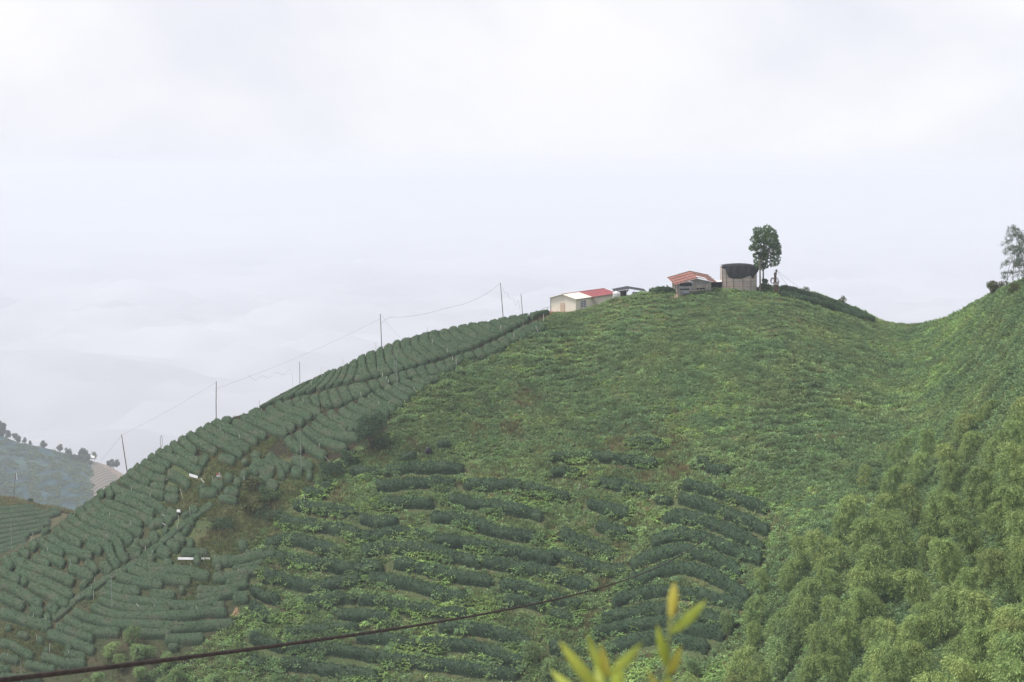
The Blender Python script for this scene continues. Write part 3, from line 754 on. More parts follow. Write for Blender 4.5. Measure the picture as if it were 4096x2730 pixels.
def weeds():
    r = np.random.default_rng(21)
    n = 520000
    x = r.uniform(-75, 110, n); d = r.uniform(120, 326, n)
    z = ground_z(x, d)
    px, py = CX + FPX * x / d, HOR - FPX * z / d
    cr_, dr_, db_ = columns(px)
    ok = inpoly(px, np.maximum(py, cr_), WEEDS) & (d < dr_ + 9) & (px < 4330) & (py < 2990)
    # the ground floor of the huts and the house stays clear
    ok &= ~((px > 2195) & (px < 2460) & (d > dr_ + 1.0)) & ~((np.abs(px - 2720) < 25) & (np.abs(py - 1180) < 10))
    x, d, z, px, py = (a[ok] for a in (x, d, z, px, py))
    rows = inpoly(px, py, ROWS)
    n1, n2, n3, n4 = waves(1, 26)(x, d), waves(2, 9)(x, d), waves(3, 4.5)(x, d), waves(4, 14)(x, d)
    bare = np.zeros(len(x))
    for bx, by, br in BARE:
        bare = np.maximum(bare, np.clip(1.35 - np.hypot(px - bx, (py - by) * 1.3) / br, 0, 1))
    lush = np.zeros(len(x))
    for bx, by, br in LUSH:
        lush = np.maximum(lush, np.clip(1.3 - np.hypot(px - bx, (py - by) * 1.4) / br, 0, 1))
    u = r.random(len(x))
    # distance to an overgrown row
    from mathutils.kdtree import KDTree
    H = np.concatenate(HP); kd = KDTree(len(H))
    for i, p in enumerate(H): kd.insert((p[0], p[1], 0), i)
    kd.balance()
    hd = np.full(len(x), 9.0)
    for i in np.nonzero(rows)[0]:
        hd[i] = kd.find((x[i], d[i], 0))[2]
    onrow = hd < 1.15
    fernp = np.clip(0.22 + 0.20 * n2 + 0.14 * n3 + 0.10 * n1 + 0.34 * lush, 0.0, 0.85)
    grassp = np.clip(0.08 + 0.12 * n4 - 0.06 * n2, 0.0, 0.45)
    kind = np.where(u < fernp, 0, np.where(u < fernp + grassp, 2, 1))
    kind = np.where((r.random(len(x)) < bare) , np.where(r.random(len(x)) < 0.28, 3, 2), kind)
    # between the rows: grass, few weeds; on the rows: ferns where the patches are thick
    gapk = np.where(r.random(len(x)) < 0.40 + 0.25 * n2 + 0.3 * lush, 0, np.where(r.random(len(x)) < 0.03 + 0.10 * n4, 3, np.where(r.random(len(x)) < 0.45, 1, 2)))
    kind = np.where(rows & ~onrow & (bare < 0.2), gapk, kind)
    keep = np.where(rows, np.where(onrow, np.clip(0.12 + 0.28 * n2 + 0.16 * n3 + 0.40 * lush, 0, 0.8) * np.where((px > 2560) & (py > 1930), 0.35, 1.0), 0.75), 0.72)
    keep = np.where(bare > 0.25, 0.5, keep)
    far = np.clip((d - 200) / 110, 0, 1)
    kk = r.random(len(x)) < keep
    x, d, z, px, py, kind, onrow, rows, n1, n2, n3, n4, hd = (a[kk] for a in (x, d, z, px, py, kind, onrow, rows, n1, n2, n3, n4, hd))
    z = z + np.where(onrow, 0.62 * np.sqrt(np.clip(1 - (hd / 1.3) ** 2, 0, 1)), 0)
    kind = np.where(onrow & (kind >= 2), 0, kind)
    rw = 0.5 + 0.5 * np.sin((d + 0.05 * x + 0.9 * waves(6, 18)(x, d) + 0.35 * waves(7, 5)(x, d)) * 2 * math.pi / 2.05)
    rw = 0.5 + (rw - 0.5) * np.clip(0.55 + 0.5 * waves(8, 30)(x, d), 0.1, 1)
    rw = np.where(rows | (px > 3650), 0.7, rw)
    z = z + 0.28 * (rw - 0.5) * (~rows)
    tint = np.clip(0.90 + 0.22 * rw + 0.06 * n1 + 0.06 * n4 + 0.10 * n3 + 0.12 * (rows & ~onrow), 0.62, 1.45) * r.uniform(0.8, 1.2, len(x))  # weed colour darkened between the rows, adding to their self-shadow
    sc = r.uniform(0.55, 1.45, len(x)) * (0.76 + 0.48 * rw) * np.where(rows, 1.0, 0.92)
    low = inpoly(px, py, [(2150,1100),(2600,1100),(3700,1200),(3700,1420),(3300,1420),(2900,1300),(2500,1330),(2150,1330)])
    sc = np.where(low, sc * 0.72, sc)
    P = np.stack([x, d, z - 0.04], -1)
    for k, (nm, cl) in enumerate((('ferns', 'fern'), ('weeds', 'weed'), ('grass', 'grass'), ('dry_grass', 'dry'))):
        s_ = kind == k
        o = scatter(nm, PROTO[cl], P[s_], sc[s_], tint[s_])
        tag(o, {'ferns': 'bright green ferns spreading over the hillside', 'weeds': 'low leafy weeds covering the upper hillside',
                'grass': 'olive grass growing between the tea rows', 'dry_grass': 'brown dry grass on bare earth patches'}[nm], 'plants', kind='stuff')
    # sparse grass in the gaps of the clipped tea
    n = 90000
    x = r.uniform(-75, 15, n); d = r.uniform(225, 306, n); z = ground_z(x, d)
    px, py = CX + FPX * x / d, HOR - FPX * z / d
    cr_, dr_, db_ = columns(px)
    gul = [(820,1780),(1010,1760),(1120,1740),(1060,1830),(960,1880),(1000,1960),(1150,2000),(1100,2080),(1010,2200),(900,2260),(700,2280),(760,2200),(860,2100),(760,2060),(640,2060),(680,1960),(780,1900)]
    gul2 = [(0,2500),(120,2510),(240,2570),(330,2620),(260,2680),(0,2620)]
    gul3 = [(690,2230),(860,2230),(900,2300),(880,2420),(740,2440),(760,2360),(680,2300)]
    gul4 = [(1040,1880),(1330,1840),(1340,1960),(1190,2030),(1090,2110),(1000,2060)]
    a_ = inpoly(px, py, gul4) | inpoly(px, py, gul) | inpoly(px, py, gul2) | inpoly(px, py, gul3)
    ok = ~inpoly(px, py, WEEDS) & (d < dr_) & (py < 2760) & (a_ | (r.random(n) < 0.05))
    P = np.stack([x, d, z - 0.05], -1)[ok]
    g1 = r.random(len(P)) < 0.86
    for nm, cl, s_, t0 in (('grass', 'grass', g1, 1.0), ('dry_grass', 'dry', ~g1, 0.95)):
        o = scatter(nm, PROTO[cl], P[s_], r.uniform(.5, 1.0, s_.sum()), r.uniform(.75, 1.2, s_.sum()) * t0)
        tag(o, {'grass': 'tufts of grass in the gully of the clipped tea', 'dry_grass': 'dry brown tufts in the gully of the clipped tea'}[nm], 'plants', kind='stuff')
weeds()

# ------------------------------------------------------------------ bamboo
def bamboo_variant(seed, H, lean, droop, dens=1.0, spread=1.0):
    r = np.random.default_rng(seed)
    a = r.uniform(0, 6.28)
    t = np.linspace(0, 1, 14)
    dirx = np.array([math.cos(a), math.sin(a), 0])
    bend = lean * (t ** 2.2) * H
    C = np.stack([dirx[0] * bend, dirx[1] * bend, H * (t - droop * t ** 4)], -1)
    culm = MB().tube([tuple(c) for c in C], [0.045 * (1 - 0.85 * k) + 0.006 for k in t], 5)
    Ps, Ds, Ss = [], [], []
    nodes = int(24 * dens)
    for i in range(nodes):
        u = 0.25 + 0.75 * (i + r.random()) / nodes
        c = np.array([np.interp(u, t, C[:, k]) for k in range(3)])
        ln = 1.35 * (1 - max(u - 0.55, 0) / 0.45 * 0.38) * (0.6 + 0.4 * min((u - 0.25) / 0.3, 1)) * spread
        for b in range(4):
            az = r.uniform(0, 6.28); el = r.uniform(0.0, 0.7); l2 = ln * r.uniform(0.65, 1.1)
            for f_ in (0.55, 1.0):
                k = 28
                s = f_ + r.normal(0, .08, k)
                h = np.stack([np.cos(az) * s * l2 * math.cos(el), np.sin(az) * s * l2 * math.cos(el), s * l2 * math.sin(el) - 0.5 * l2 * np.abs(s) ** 2.2], -1)
                p = c + h + r.normal(0, 0.11, (k, 3)) + np.stack([np.zeros(k), np.zeros(k), -np.abs(r.normal(0, .14, k))], -1)
                dv = np.stack([np.cos(az) * np.ones(k), np.sin(az) * np.ones(k), -0.75 * np.ones(k)], -1) + r.normal(0, 0.42, (k, 3))
                Ps.append(p); Ds.append(dv); Ss.append(r.uniform(0.14, 0.29, k))
    V, Fs = leaf_cards(np.concatenate(Ps), np.concatenate(Ds), np.concatenate(Ss), 0.27, r)
    return culm, V, Fs
BV = []
for k in range(7):
    culm, V, Fs = bamboo_variant(50 + k, 6.4 + 0.35 * (k % 3), 0.16 + 0.07 * (k % 4), 0.18 + 0.07 * (k % 3))
    oc = culm.build('culm', M['culm']); of = mesh_np('foliage', V, Fs, M['bamboo'])
    BV.append((oc.data, of.data)); bpy.data.objects.remove(oc); bpy.data.objects.remove(of)
SPARSE = []
for k in range(3):
    culm, V, Fs = bamboo_variant(80 + k, 7.6, 0.30, 0.14, 0.30, 1.15)
    oc = culm.build('culm', M['bark']); of = mesh_np('foliage', V, Fs, M['bamboo_grey'])
    SPARSE.append((oc.data, of.data)); bpy.data.objects.remove(oc); bpy.data.objects.remove(of)
COOLV = []
for cm, fm in BV[:4]:
    f2 = fm.copy(); f2.materials.clear(); f2.materials.append(M['bamboo_cool']); COOLV.append((cm, f2))
def bamboo(base, sc, rz, pair, label, group, sz=1.0):
    e = empty('bamboo', base, rz)
    e.scale = (sc, sc, sc * sz)
    c = link(bpy.data.objects.new('culm', pair[0]), e)
    f = link(bpy.data.objects.new('foliage', pair[1]), e); f['kind'] = 'stuff'
    tag(e, label, 'bamboo', group)
    return e
def base_under(px, pyt, H):
    py = pyt + 250.0
    for _ in range(6):
        py = pyt + H * FPX / float(depth_at(px, py))
    return gpt(np.array([px]), np.array([py]))[0]
GROVE = [(4230,1470),(4096,1490),(4000,1520),(3900,1560),(3800,1610),(3700,1650),(3560,1710),(3450,1800),(3360,1890),(3290,1980),(3190,2090),(3100,2180),(3020,2250),(2950,2330),(2900,2420),(2870,2520),(2800,2590),(2680,2650),(2600,2720),(2560,2900),(4230,2900)]
def grove():
    r = np.random.default_rng(77)
    pts = []
    P = np.stack([r.uniform(2600, 4230, 9000), r.uniform(1500, 2880, 9000)], -1)
    ok = inpoly(P[:, 0], P[:, 1], GROVE)
    for p in P[ok]:
        if all((p[0] - q[0]) ** 2 + ((p[1] - q[1]) * 1.0) ** 2 > (r.uniform(66, 104)) ** 2 for q in pts):
            pts.append(p)
    pts.sort(key=lambda p: p[1])
    rowsN = {}
    for p in pts:
        H = r.uniform(4.6, 9.2)
        b = base_under(p[0], p[1], H)
        k = r.integers(0, len(BV))
        zone = 'upper edge' if p[1] < 1900 else ('left edge' if p[0] < 3150 else ('lower corner' if p[0] > 3650 and p[1] > 2250 else 'middle'))
        rowsN[zone] = rowsN.get(zone, 0) + 1
        cool = p[0] < 3250 and r.random() < 0.4
        pair = COOLV[k % 4] if cool else BV[k]
        bamboo(b, H / 6.6 * (1.0 if p[0] > 3300 else 0.9), r.uniform(0, 6.28), pair,
               f'feathery yellow-green bamboo at the {zone} of the right grove, {ordinal(rowsN[zone])} from the top', 'bamboos in the right grove')
    print('bamboos', len(pts))
    for i, (px, py, H) in enumerate([(520,2490,3.6),(430,2560,3.0),(600,2560,2.8),(660,2610,2.6),(480,2610,2.8),(560,2650,2.6),(390,2670,2.6),(730,2660,2.4),(330,2710,2.4),(640,2700,2.6),(830,2690,2.4),(470,2710,2.6),(930,2700,2.4),(550,2570,3.0)]):
        b = base_under(px, py, H)
        bamboo(b, H / 6.6 * 1.75, r.uniform(0, 6.28), COOLV[i % 4], f'soft green bamboo tuft behind the cable, {ordinal(i + 1)} of the left clump', 'bamboos at the lower left', 0.62)
    for i, (px, py, H) in enumerate([(2140,2540,4.0),(2190,2620,3.4),(2620,2690,3.0),(2780,2600,3.4)]):
        b = base_under(px, py, H)
        bamboo(b, H / 6.6 * 1.4, r.uniform(0, 6.28), COOLV[i % 4], f'lone soft green bamboo by the lower tea rows, {ordinal(i + 1)} from the left', 'bamboos by the lower rows', 0.72)
    for i, (px, py, H) in enumerate([(4038,925,9.8),(4012,975,7.6),(4085,905,11.0),(4120,960,10.0),(4062,1000,7.2)]):
        b = gpt(np.array([px + 14]), np.array([1150.0]))[0]
        bamboo(b, H / 7.6, 2.6 + 0.5 * i, SPARSE[i % 3], f'thin arching bamboo on the right crest against the sky, {ordinal(i + 1)} of the clump', 'bamboos on the right crest')
grove()

# ------------------------------------------------------------------ trees and shrubs
def crown_cards(blobs, dens, size, r, asp=0.5):
    Ps, Ds = [], []
    for c, R in blobs:
        n = max(20, int(dens * R * R * 12.6))
        u = unit(r.normal(size=(n, 3)))
        rad = R * (0.55 + 0.5 * r.random((n, 1)) ** 0.6)
        Ps.append(np.asarray(c) + u * rad * np.array([1, 1, 0.85])); Ds.append(u + r.normal(0, .55, (n, 3)) + np.array([0, 0, -0.15]))
    P = np.concatenate(Ps); D = np.concatenate(Ds)
    return leaf_cards(P, D, r.uniform(*size, len(P)), asp, r)
def bush(name, px, py, wpx, hpx, mat, label, group=None, nb=9, dens=26, size=(0.14, 0.30), seed=1, cat='shrub', d=None):
    """a bush whose foot stands at the photo pixel"""
    r = np.random.default_rng(seed)
    b = gpt(np.array([px]), np.array([py]))[0] if d is None else np.array(at(px, py, d))
    k = b[1] / FPX
    W, H = wpx * k, hpx * k
    e = empty(name, b)
    blobs = []
    for i in range(int(nb * 1.7)):
        a = r.uniform(0, 6.28); q = math.sqrt(r.uniform()) * W * 0.46
        zz = H * r.uniform(0.12, 0.86) * (1 - 0.45 * q / W)
        blobs.append((np.array([q * math.cos(a), q * math.sin(a), zz]), min(W, H) * r.uniform(0.13, 0.25)))
    V, Fs = crown_cards(blobs, 2.2 * dens / max(0.6, min(W, H) * 0.4), size, r)
    cr_ = mesh_np('crown', V, Fs, mat, e); cr_['kind'] = 'stuff'
    t = MB()
    for c, R in blobs:
        t.tube([(0, 0, -0.2), tuple(c * 0.5 * np.array([.6, .6, 1])), tuple(c)], [0.03, 0.02, 0.008], 5)
    t.build('stems', M['bark'], e)
    tag(e, label, cat, group)
    return e
bush('shrub', 1492, 1805, 120, 185, M['shrub'], 'big dark round shrub at the edge of the clipped tea and weeds', None, 14, 30, seed=2)
bush('shrub', 1330, 1905, 110, 70, M['shrub'], 'dark shrub overhanging the red earth bank', None, 9, 30, seed=3)
bush('shrub', 1398, 1862, 60, 80, M['shrub'], 'narrow dark shrub between the tea and the grassy bank', None, 7, 30, seed=4)
bush('shrub', 1085, 2000, 76, 60, M['treeleaf'], 'dark shrub above the broad-leaved plants in the gully', None, 8, 30, seed=5)
bush('shrub', 1010, 2030, 140, 46, M['shrub_warm'], 'pale broad-leaved shrub with brown leaves in the gully', None, 12, 16, (0.25, 0.5), seed=6)
bush('shrub', 1005, 1960, 70, 60, M['shrub_warm'], 'small olive shrub with tan leaves in the gully', None, 7, 16, (0.22, 0.45), seed=7)
bush('shrub', 890, 2120, 130, 60, M['shrub'], 'dark thicket on the bare bank right of the diagonal hedge', None, 14, 14, seed=8)
bush('shrub', 1065, 2080, 130, 60, M['shrub'], 'dark shrub at the right end of the bare brown bank', None, 9, 22, seed=9)
bush('shrub', 3990, 1148, 70, 60, M['shrub_warm'], 'low olive shrub under the bamboo on the right crest', None, 9, 30, seed=10)
bush('shrub', 4070, 1170, 70, 40, M['shrub_warm'], 'olive bush at the foot of the crest bamboo', None, 9, 30, seed=12)
bush('shrub', 3222, 1166, 26, 24, M['shrub_warm'], 'tiny wispy shrub on the skyline right of the winch', None, 4, 20, seed=13)
bush('shrub', 3372, 1216, 30, 36, M['shrub_warm'], 'wispy shrub on the skyline halfway down to the saddle', None, 5, 16, seed=14)

def hilltop_tree():
    r = np.random.default_rng(5)
    k = 0.2041
    d = 312.0
    e_p = at(2850 + 990 * k, 1152, d)
    base = Vector((e_p.x, d, float(ground_z(e_p.x, d)) - 0.1))
    e = empty('hilltop_tree', base)
    bl = [(900,320,90),(1080,275,80),(1150,360,105),(950,420,145),(1110,470,145),(830,480,85),(1210,420,60),(760,640,55),(820,620,75),(900,600,80),(1200,560,105),(1250,620,80),(950,700,105),(1080,640,95),(1265,720,85),(1310,745,42),
          (880,800,75),(1000,800,95),(1100,780,65),(1230,810,58),(1290,860,48),(1160,950,58),(1265,950,48),(870,900,66),(1000,920,80),(900,975,60),(1030,1010,45),(1180,880,40),(940,1030,48),(880,1010,46),(990,1000,55)]
    blobs = []
    for x, y, R in bl:
        p = at(2850 + x * k, 860 + y * k, d) - base
        m_ = R * k / FPX * d
        blobs.append((np.array([p.x, p.y + r.uniform(-1, 1) * 1.1, p.z]), m_ * 0.95))
    V, Fs = crown_cards(blobs, 40, (0.22, 0.44), r, 0.55)
    c = mesh_np('crown', V, Fs, M['treeleaf'], e); c['kind'] = 'stuff'
    top = max(b[0][2] for b in blobs)
    t = MB().tube([(0, 0, -0.4), (0.02, 0, 1.6), (0.05, 0, 3.2), (0.0, 0, top * 0.62), (0.15, 0, top * 0.9)], [0.17, 0.15, 0.13, 0.10, 0.03], 8)
    t.build('trunk', M['bark'], e, True)
    for c_, R in blobs:
        z0 = max(1.8, min(c_[2] - 0.8, top * 0.8))
        MB().tube([(0.03, 0, z0), tuple(np.array([0.03, 0, z0]) * .4 + c_ * .6), tuple(c_)], [0.07, 0.045, 0.02], 5).build('branch', M['bark'], e)
    tag(e, 'tall leafy tree standing alone on the summit beside the netted shelter', 'tree')
hilltop_tree()
bush('shrub', 2850 + 1010 * .2041, 1156, 26, 46, M['shrub'], 'dark conical bush at the foot of the summit tree', None, 6, 40, seed=16, d=311.0)

# ------------------------------------------------------------------ the spur behind the left ridge
class Hill:
    def __init__(s, ridge, dr, db, pyb, fall=0.5):
        s.rx, s.ry = np.array(ridge, float).T
        s.dr, s.db, s.pyb, s.fall = dr, db, pyb, fall
        s.px = np.arange(s.rx[0], s.rx[-1] + 1, 4.0)
        k = 8; ker = np.hanning(2 * k + 1); ker /= ker.sum()
        s.r = np.convolve(np.pad(np.interp(s.px, s.rx, s.ry), k, mode='edge'), ker, mode='valid')
    def cols(s, px):
        return np.interp(px, s.px, s.r)
    def depth(s, px, py):
        g = np.minimum((s.pyb - np.asarray(py, float)) / (s.pyb - s.cols(px)), 1.0)
        t = np.where(g < 0, g / (1 + CA), ((1 + CA) - np.sqrt(np.maximum((1 + CA) ** 2 - 4 * CA * g, 0))) / (2 * CA))
        return s.db + (s.dr - s.db) * t
    def z(s, x, y):
        d = np.asarray(y, float); px = CX + FPX * np.asarray(x, float) / d
        r = s.cols(px); t = (d - s.db) / (s.dr - s.db)
        g = np.where(t < 0, t * (1 + CA), t * (1 + CA * (1 - t)))
        z = (HOR - (s.pyb + (r - s.pyb) * np.minimum(g, 1))) / FPX * d
        q = np.maximum(d - s.dr, 0)
        return np.where(t > 1, (HOR - r) / FPX * d - 0.03 * q - s.fall * 0.02 * q ** 2 / (1 + 0.02 * q), z)
    def mesh(s, name, mats, pick=None, step=10, t0=-1.0, back=(0, 1, 3, 6, 12, 20, 32, 48)):
        c = np.arange(s.px[0], s.px[-1] + 1, float(step))
        tn = np.linspace(t0, 1, 60, endpoint=False)
        D = np.concatenate([s.db + (s.dr - s.db) * tn, s.dr + np.array(back) * (s.dr / 400)])[:, None] * np.ones(len(c))
        X = (c - CX) / FPX * D; Z = s.z(X, D)
        V = np.stack([X, D, np.maximum(Z, -520)], -1)
        sk = V[:1].copy(); sk[..., 2] = -520
        ek = V[-1:].copy(); ek[..., 2] = -520; ek[..., 1] += 3
        V = np.concatenate([sk, V, ek], 0)
        nr, nc = V.shape[:2]
        i = np.arange(nr - 1)[:, None] * nc + np.arange(nc - 1)[None, :]
        Fc = np.stack([i, i + 1, i + nc + 1, i + nc], -1).reshape(-1, 4)
        o = mesh_np(name, V.reshape(-1, 3), Fc, None, smooth=True)
        for m in mats: o.data.materials.append(m)
        if pick:
            P = V.reshape(-1, 3)[Fc].mean(1)
            px, py = pix(P)
            o.data.polygons.foreach_set('material_index', pick(px, py).astype(np.int32))
        return tag(o, kind='structure')

_main = (ground_z, depth_at)
spur = Hill([(-900,1960),(-300,1978),(0,1990),(150*.268,1993),(80,2000),(129,2014),(188,2026),(254,2041),(295,2052),(420,2100),(560,2190),(800,2330)], 432, 388, 2280, 0.4)
M['spur'] = solid('spur_ground', (0.115, 0.098, 0.058), (0.060, 0.075, 0.034), 0.3, rough=0.95, spec=0.1, detail=8)
spur.mesh('spur_terrain', [M['spur']], step=12)
ground_z, depth_at = spur.z, spur.depth
for i, s in enumerate('''A50 -200,545 0,520 200,500 400,480 520,490|A55 -200,610 0,580 200,560 450,530 620,535|A55 -200,680 0,650 250,620 500,590 700,560 900,510|A55 -200,750 0,720 250,690 500,660 750,610 900,560
A55 -200,820 0,790 250,760 500,720 750,680|A55 -200,890 0,860 250,830 540,780 740,730|A55 -200,970 0,940 250,890 500,860 650,800|A55 -200,1050 0,1010 200,970 430,910|A58 -100,1120 20,1090 200,1030 400,975|A58 -100,1190 60,1140 250,1090 420,1040'''.replace('\n', '|').split('|')):
    P, wv = parse(s)
    C = resample(P, step=9.0)
    t = np.gradient(C, axis=0); t /= np.linalg.norm(t, axis=1, keepdims=True)
    nrm = np.stack([-t[:, 1], t[:, 0]], -1)
    A_, B_ = edges_from(C - nrm * wv / 2, C + nrm * wv / 2, 0.75)
    o = hedge('tea_hedge', A_, B_, 0.75, 'clip', rng)
    tag(o, f'long straight tea hedge on the far left spur, {ordinal(i + 1)} row from the top', 'hedge', 'tea rows on the left spur')
r_ = np.random.default_rng(9)
px_ = r_.uniform(-30, 300, 1500); py_ = spur.cols(px_) + r_.uniform(0, 40, 1500) * np.where(px_ < 200, 1, 0.3)
P_ = gpt(px_, py_)
for nm, cl, s_ in (('grass', 'grass', slice(0, 700)), ('dry_grass', 'dry', slice(700, 1500))):
    o = scatter(nm, PROTO[cl], P_[s_], r_.uniform(0.7, 1.5, len(P_[s_])), r_.uniform(.8, 1.2, len(P_[s_])))
    tag(o, 'rough grass along the top of the left spur' if nm == 'grass' else 'brown dry grass along the top of the left spur', 'plants', kind='stuff')
bush('shrub', 121, 2012, 24, 22, M['shrub'], 'small dark bush on the grassy top of the left spur', None, 5, 30, seed=31)
ground_z, depth_at = _main

# ------------------------------------------------------------------ far hill, valley floor, far mountain
def far_mat():
    m, t, o = new_mat('far_hill_slope')
    f, g = pos_noise(t, 0.008, 6.0, 0.62)
    c = ramp(t, f, [(0.30, (0.014, 0.046, 0.062)), (0.5, (0.024, 0.062, 0.074)), (0.66, (0.062, 0.100, 0.085))])  # blue put into the slope colour for the haze of distance
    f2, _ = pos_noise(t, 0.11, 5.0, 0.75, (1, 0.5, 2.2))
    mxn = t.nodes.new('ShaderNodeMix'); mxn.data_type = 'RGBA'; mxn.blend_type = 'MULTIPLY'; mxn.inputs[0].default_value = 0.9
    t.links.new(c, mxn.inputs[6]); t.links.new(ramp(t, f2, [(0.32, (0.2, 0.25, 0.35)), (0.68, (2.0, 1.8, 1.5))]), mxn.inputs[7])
    p = t.nodes.new('ShaderNodeBsdfPrincipled'); p.inputs['Roughness'].default_value = 0.95; p.inputs['Specular IOR Level'].default_value = 0.1
    t.links.new(mxn.outputs[2], p.inputs['Base Color'])
    b = t.nodes.new('ShaderNodeBump'); b.inputs['Strength'].default_value = 0.8; b.inputs['Distance'].default_value = 3.0
    t.links.new(f2, b.inputs['Height']); t.links.new(b.outputs[0], p.inputs['Normal'])
    t.links.new(p.outputs[0], o.inputs['Surface'])
    return m
def furrow_mat():
    m, t, o = new_mat('striped_field')
    g = t.nodes.new('ShaderNodeNewGeometry')
    wv = t.nodes.new('ShaderNodeTexWave'); wv.bands_direction = 'X'
    wv.inputs['Scale'].default_value = 0.1; wv.inputs['Distortion'].default_value = 1.2; wv.inputs['Detail'].default_value = 3.0; wv.inputs['Detail Scale'].default_value = 0.6
    mp_ = t.nodes.new('ShaderNodeMapping'); mp_.inputs['Rotation'].default_value = (0, 0.25, 0.06)
    t.links.new(g.outputs['Position'], mp_.inputs[0]); t.links.new(mp_.outputs[0], wv.inputs['Vector'])
    c = ramp(t, wv.outputs['Fac'], [(0.25, (0.075, 0.080, 0.055)), (0.75, (0.185, 0.150, 0.118))])
    p = t.nodes.new('ShaderNodeBsdfPrincipled'); p.inputs['Roughness'].default_value = 0.95
    t.links.new(c, p.inputs['Base Color']); t.links.new(p.outputs[0], o.inputs['Surface'])
    return m
M['far'] = far_mat(); M['furrow'] = furrow_mat()
M['dirt'] = solid('dirt_road', (0.27, 0.20, 0.15), (0.21, 0.155, 0.115), 0.1, rough=0.95)
farhill = Hill([(-1200,1420),(-600,1590),(-200,1690),(0,1742),(60,1766),(99,1778),(158,1787),(221,1803),(269,1818),(300,1828),(336,1834),(364,1845),(395,1851),(427,1861),(474,1886),(514,1910),(640,2010),(900,2250),(1300,2500)], 1500, 1240, 2230, 0.5)
def far_pick(px, py):
    stripe = (px > 366 + (py - 1850) * -0.05) & (px < 520) & (py < 2060)
    road = (py < np.interp(px, [395, 430, 470, 490, 520], [1856, 1876, 1906, 1935, 1990])) & (px > 398) & (px < 520)
    return np.where(road, 2, np.where(stripe, 1, 0))
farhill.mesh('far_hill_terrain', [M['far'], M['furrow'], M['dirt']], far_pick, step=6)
ground_z, depth_at = farhill.z, farhill.depth
r_ = np.random.default_rng(19)
px_ = r_.uniform(-40, 372, 5200); py_ = farhill.cols(px_) + r_.uniform(2, 330, 5200)
keep_ = (waves(61, 90)(px_, py_ * 1.6) > -0.4)
P_ = gpt(px_[keep_], py_[keep_])
o = scatter('far_scrub', PROTO['weed'], P_, r_.uniform(1.4, 3.6, len(P_)), r_.uniform(0.30, 0.75, len(P_)))
tag(o, 'hazy scrub and tea bushes covering the far blue hill', 'plants', kind='stuff')
ground_z, depth_at = _main
def far_tree(px, pyb, wpx, hpx, label, seed, mat='treeleaf', nb=9, d=1505.0):
    r = np.random.default_rng(seed)
    b = at(px, pyb, d); k = d / FPX
    W, H = wpx * k, hpx * k
    e = empty('far_tree', b)
    blobs = []
    for i in range(nb * 2):
        a = r.uniform(0, 6.28); q = math.sqrt(r.uniform()) * W * 0.42
        blobs.append((np.array([q * math.cos(a), q * math.sin(a), H * r.uniform(0.15, 0.92) * (1 - 0.5 * q / W)]), min(W, H) * r.uniform(0.09, 0.19)))
    V, Fs = crown_cards(blobs, 7.0, (0.7, 1.5), r, 0.6)
    c = mesh_np('crown', V, Fs, M[mat], e); c['kind'] = 'stuff'
    t = MB().tube([(0, 0, -2), (0, 0, H * 0.3), (0, 0, H * 0.75)], [0.3, 0.25, 0.08], 6)
    t.build('trunk', M['bark'], e)
    tag(e, label, 'tree', 'trees along the far hill crest')
Zf = lambda x, y: (x * .3954, 1620 + y * .3954)
FT = [(10, 345, 110, 230, 'biggest hazy tree at the left edge of the far crest', 14), (80, 335, 60, 90, 'hazy tree beside the biggest one on the far crest', 8), (185, 375, 66, 78, 'hazy broad tree, third from the left on the far crest', 8),
      (247, 388, 36, 70, 'slim upright hazy tree on the far crest', 6), (308, 405, 30, 50, 'smallest hazy tree on the far crest', 5), (442, 432, 70, 80, 'rounded blue-green hazy tree midway along the far crest', 8),
      (602, 470, 76, 70, 'brownish hazy tree midway along the far crest', 8), (695, 500, 84, 66, 'low spreading hazy tree left of the far thicket', 8), (840, 530, 100, 100, 'ragged hazy tree left of the white far hut', 10),
      (958, 540, 46, 84, 'pale thin tree behind the white far hut', 7), (1150, 630, 136, 92, 'wide rounded hazy tree beside the far dirt road', 12)]
for i, (x, y, w_, h_, lab, nb) in enumerate(FT):
    px, py = Zf(x, y)
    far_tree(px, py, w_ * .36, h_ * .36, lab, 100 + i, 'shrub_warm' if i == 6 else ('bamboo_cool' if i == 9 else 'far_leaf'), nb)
for i, (x, y, w_, h_) in enumerate([(720, 540, 120, 50), (800, 560, 110, 70), (880, 585, 70, 90), (900, 640, 50, 80), (150, 330, 60, 40)]):
    px, py = Zf(x, y)
    far_tree(px, py, w_ * .3954, h_ * .3954, ['hazy dark thicket left of the white far hut', 'hazy dark thicket nearest the ragged far tree', 'tall hazy thicket just below the white far hut', 'hazy thicket bordering the striped far field', 'low hazy thicket under the left crest trees'][i], 130 + i, 'far_leaf', 8, 1485.0)
M['white'] = solid('white_sheet', (0.78, 0.78, 0.78), (0.66, 0.66, 0.67), 0.8, rough=0.5)
px, py = Zf(930, 545)
e = empty('far_hut', at(px, py, 1494.0), 0.3)
k = 1494 / FPX * .3954
MB().box((0, 0, 10 * k * .5), (42 * k, 30 * k, 16 * k)).build('wall', solid('far_wall', (0.35, 0.33, 0.3)), e)
MB().slab([(-27 * k, -18 * k, 9 * k), (27 * k, -18 * k, 9 * k), (24 * k, 16 * k, 24 * k), (-24 * k, 16 * k, 24 * k)], 1.2 * k).build('roof', M['white'], e)
tag(e, 'small white-roofed hut on the hazy far crest', 'hut')

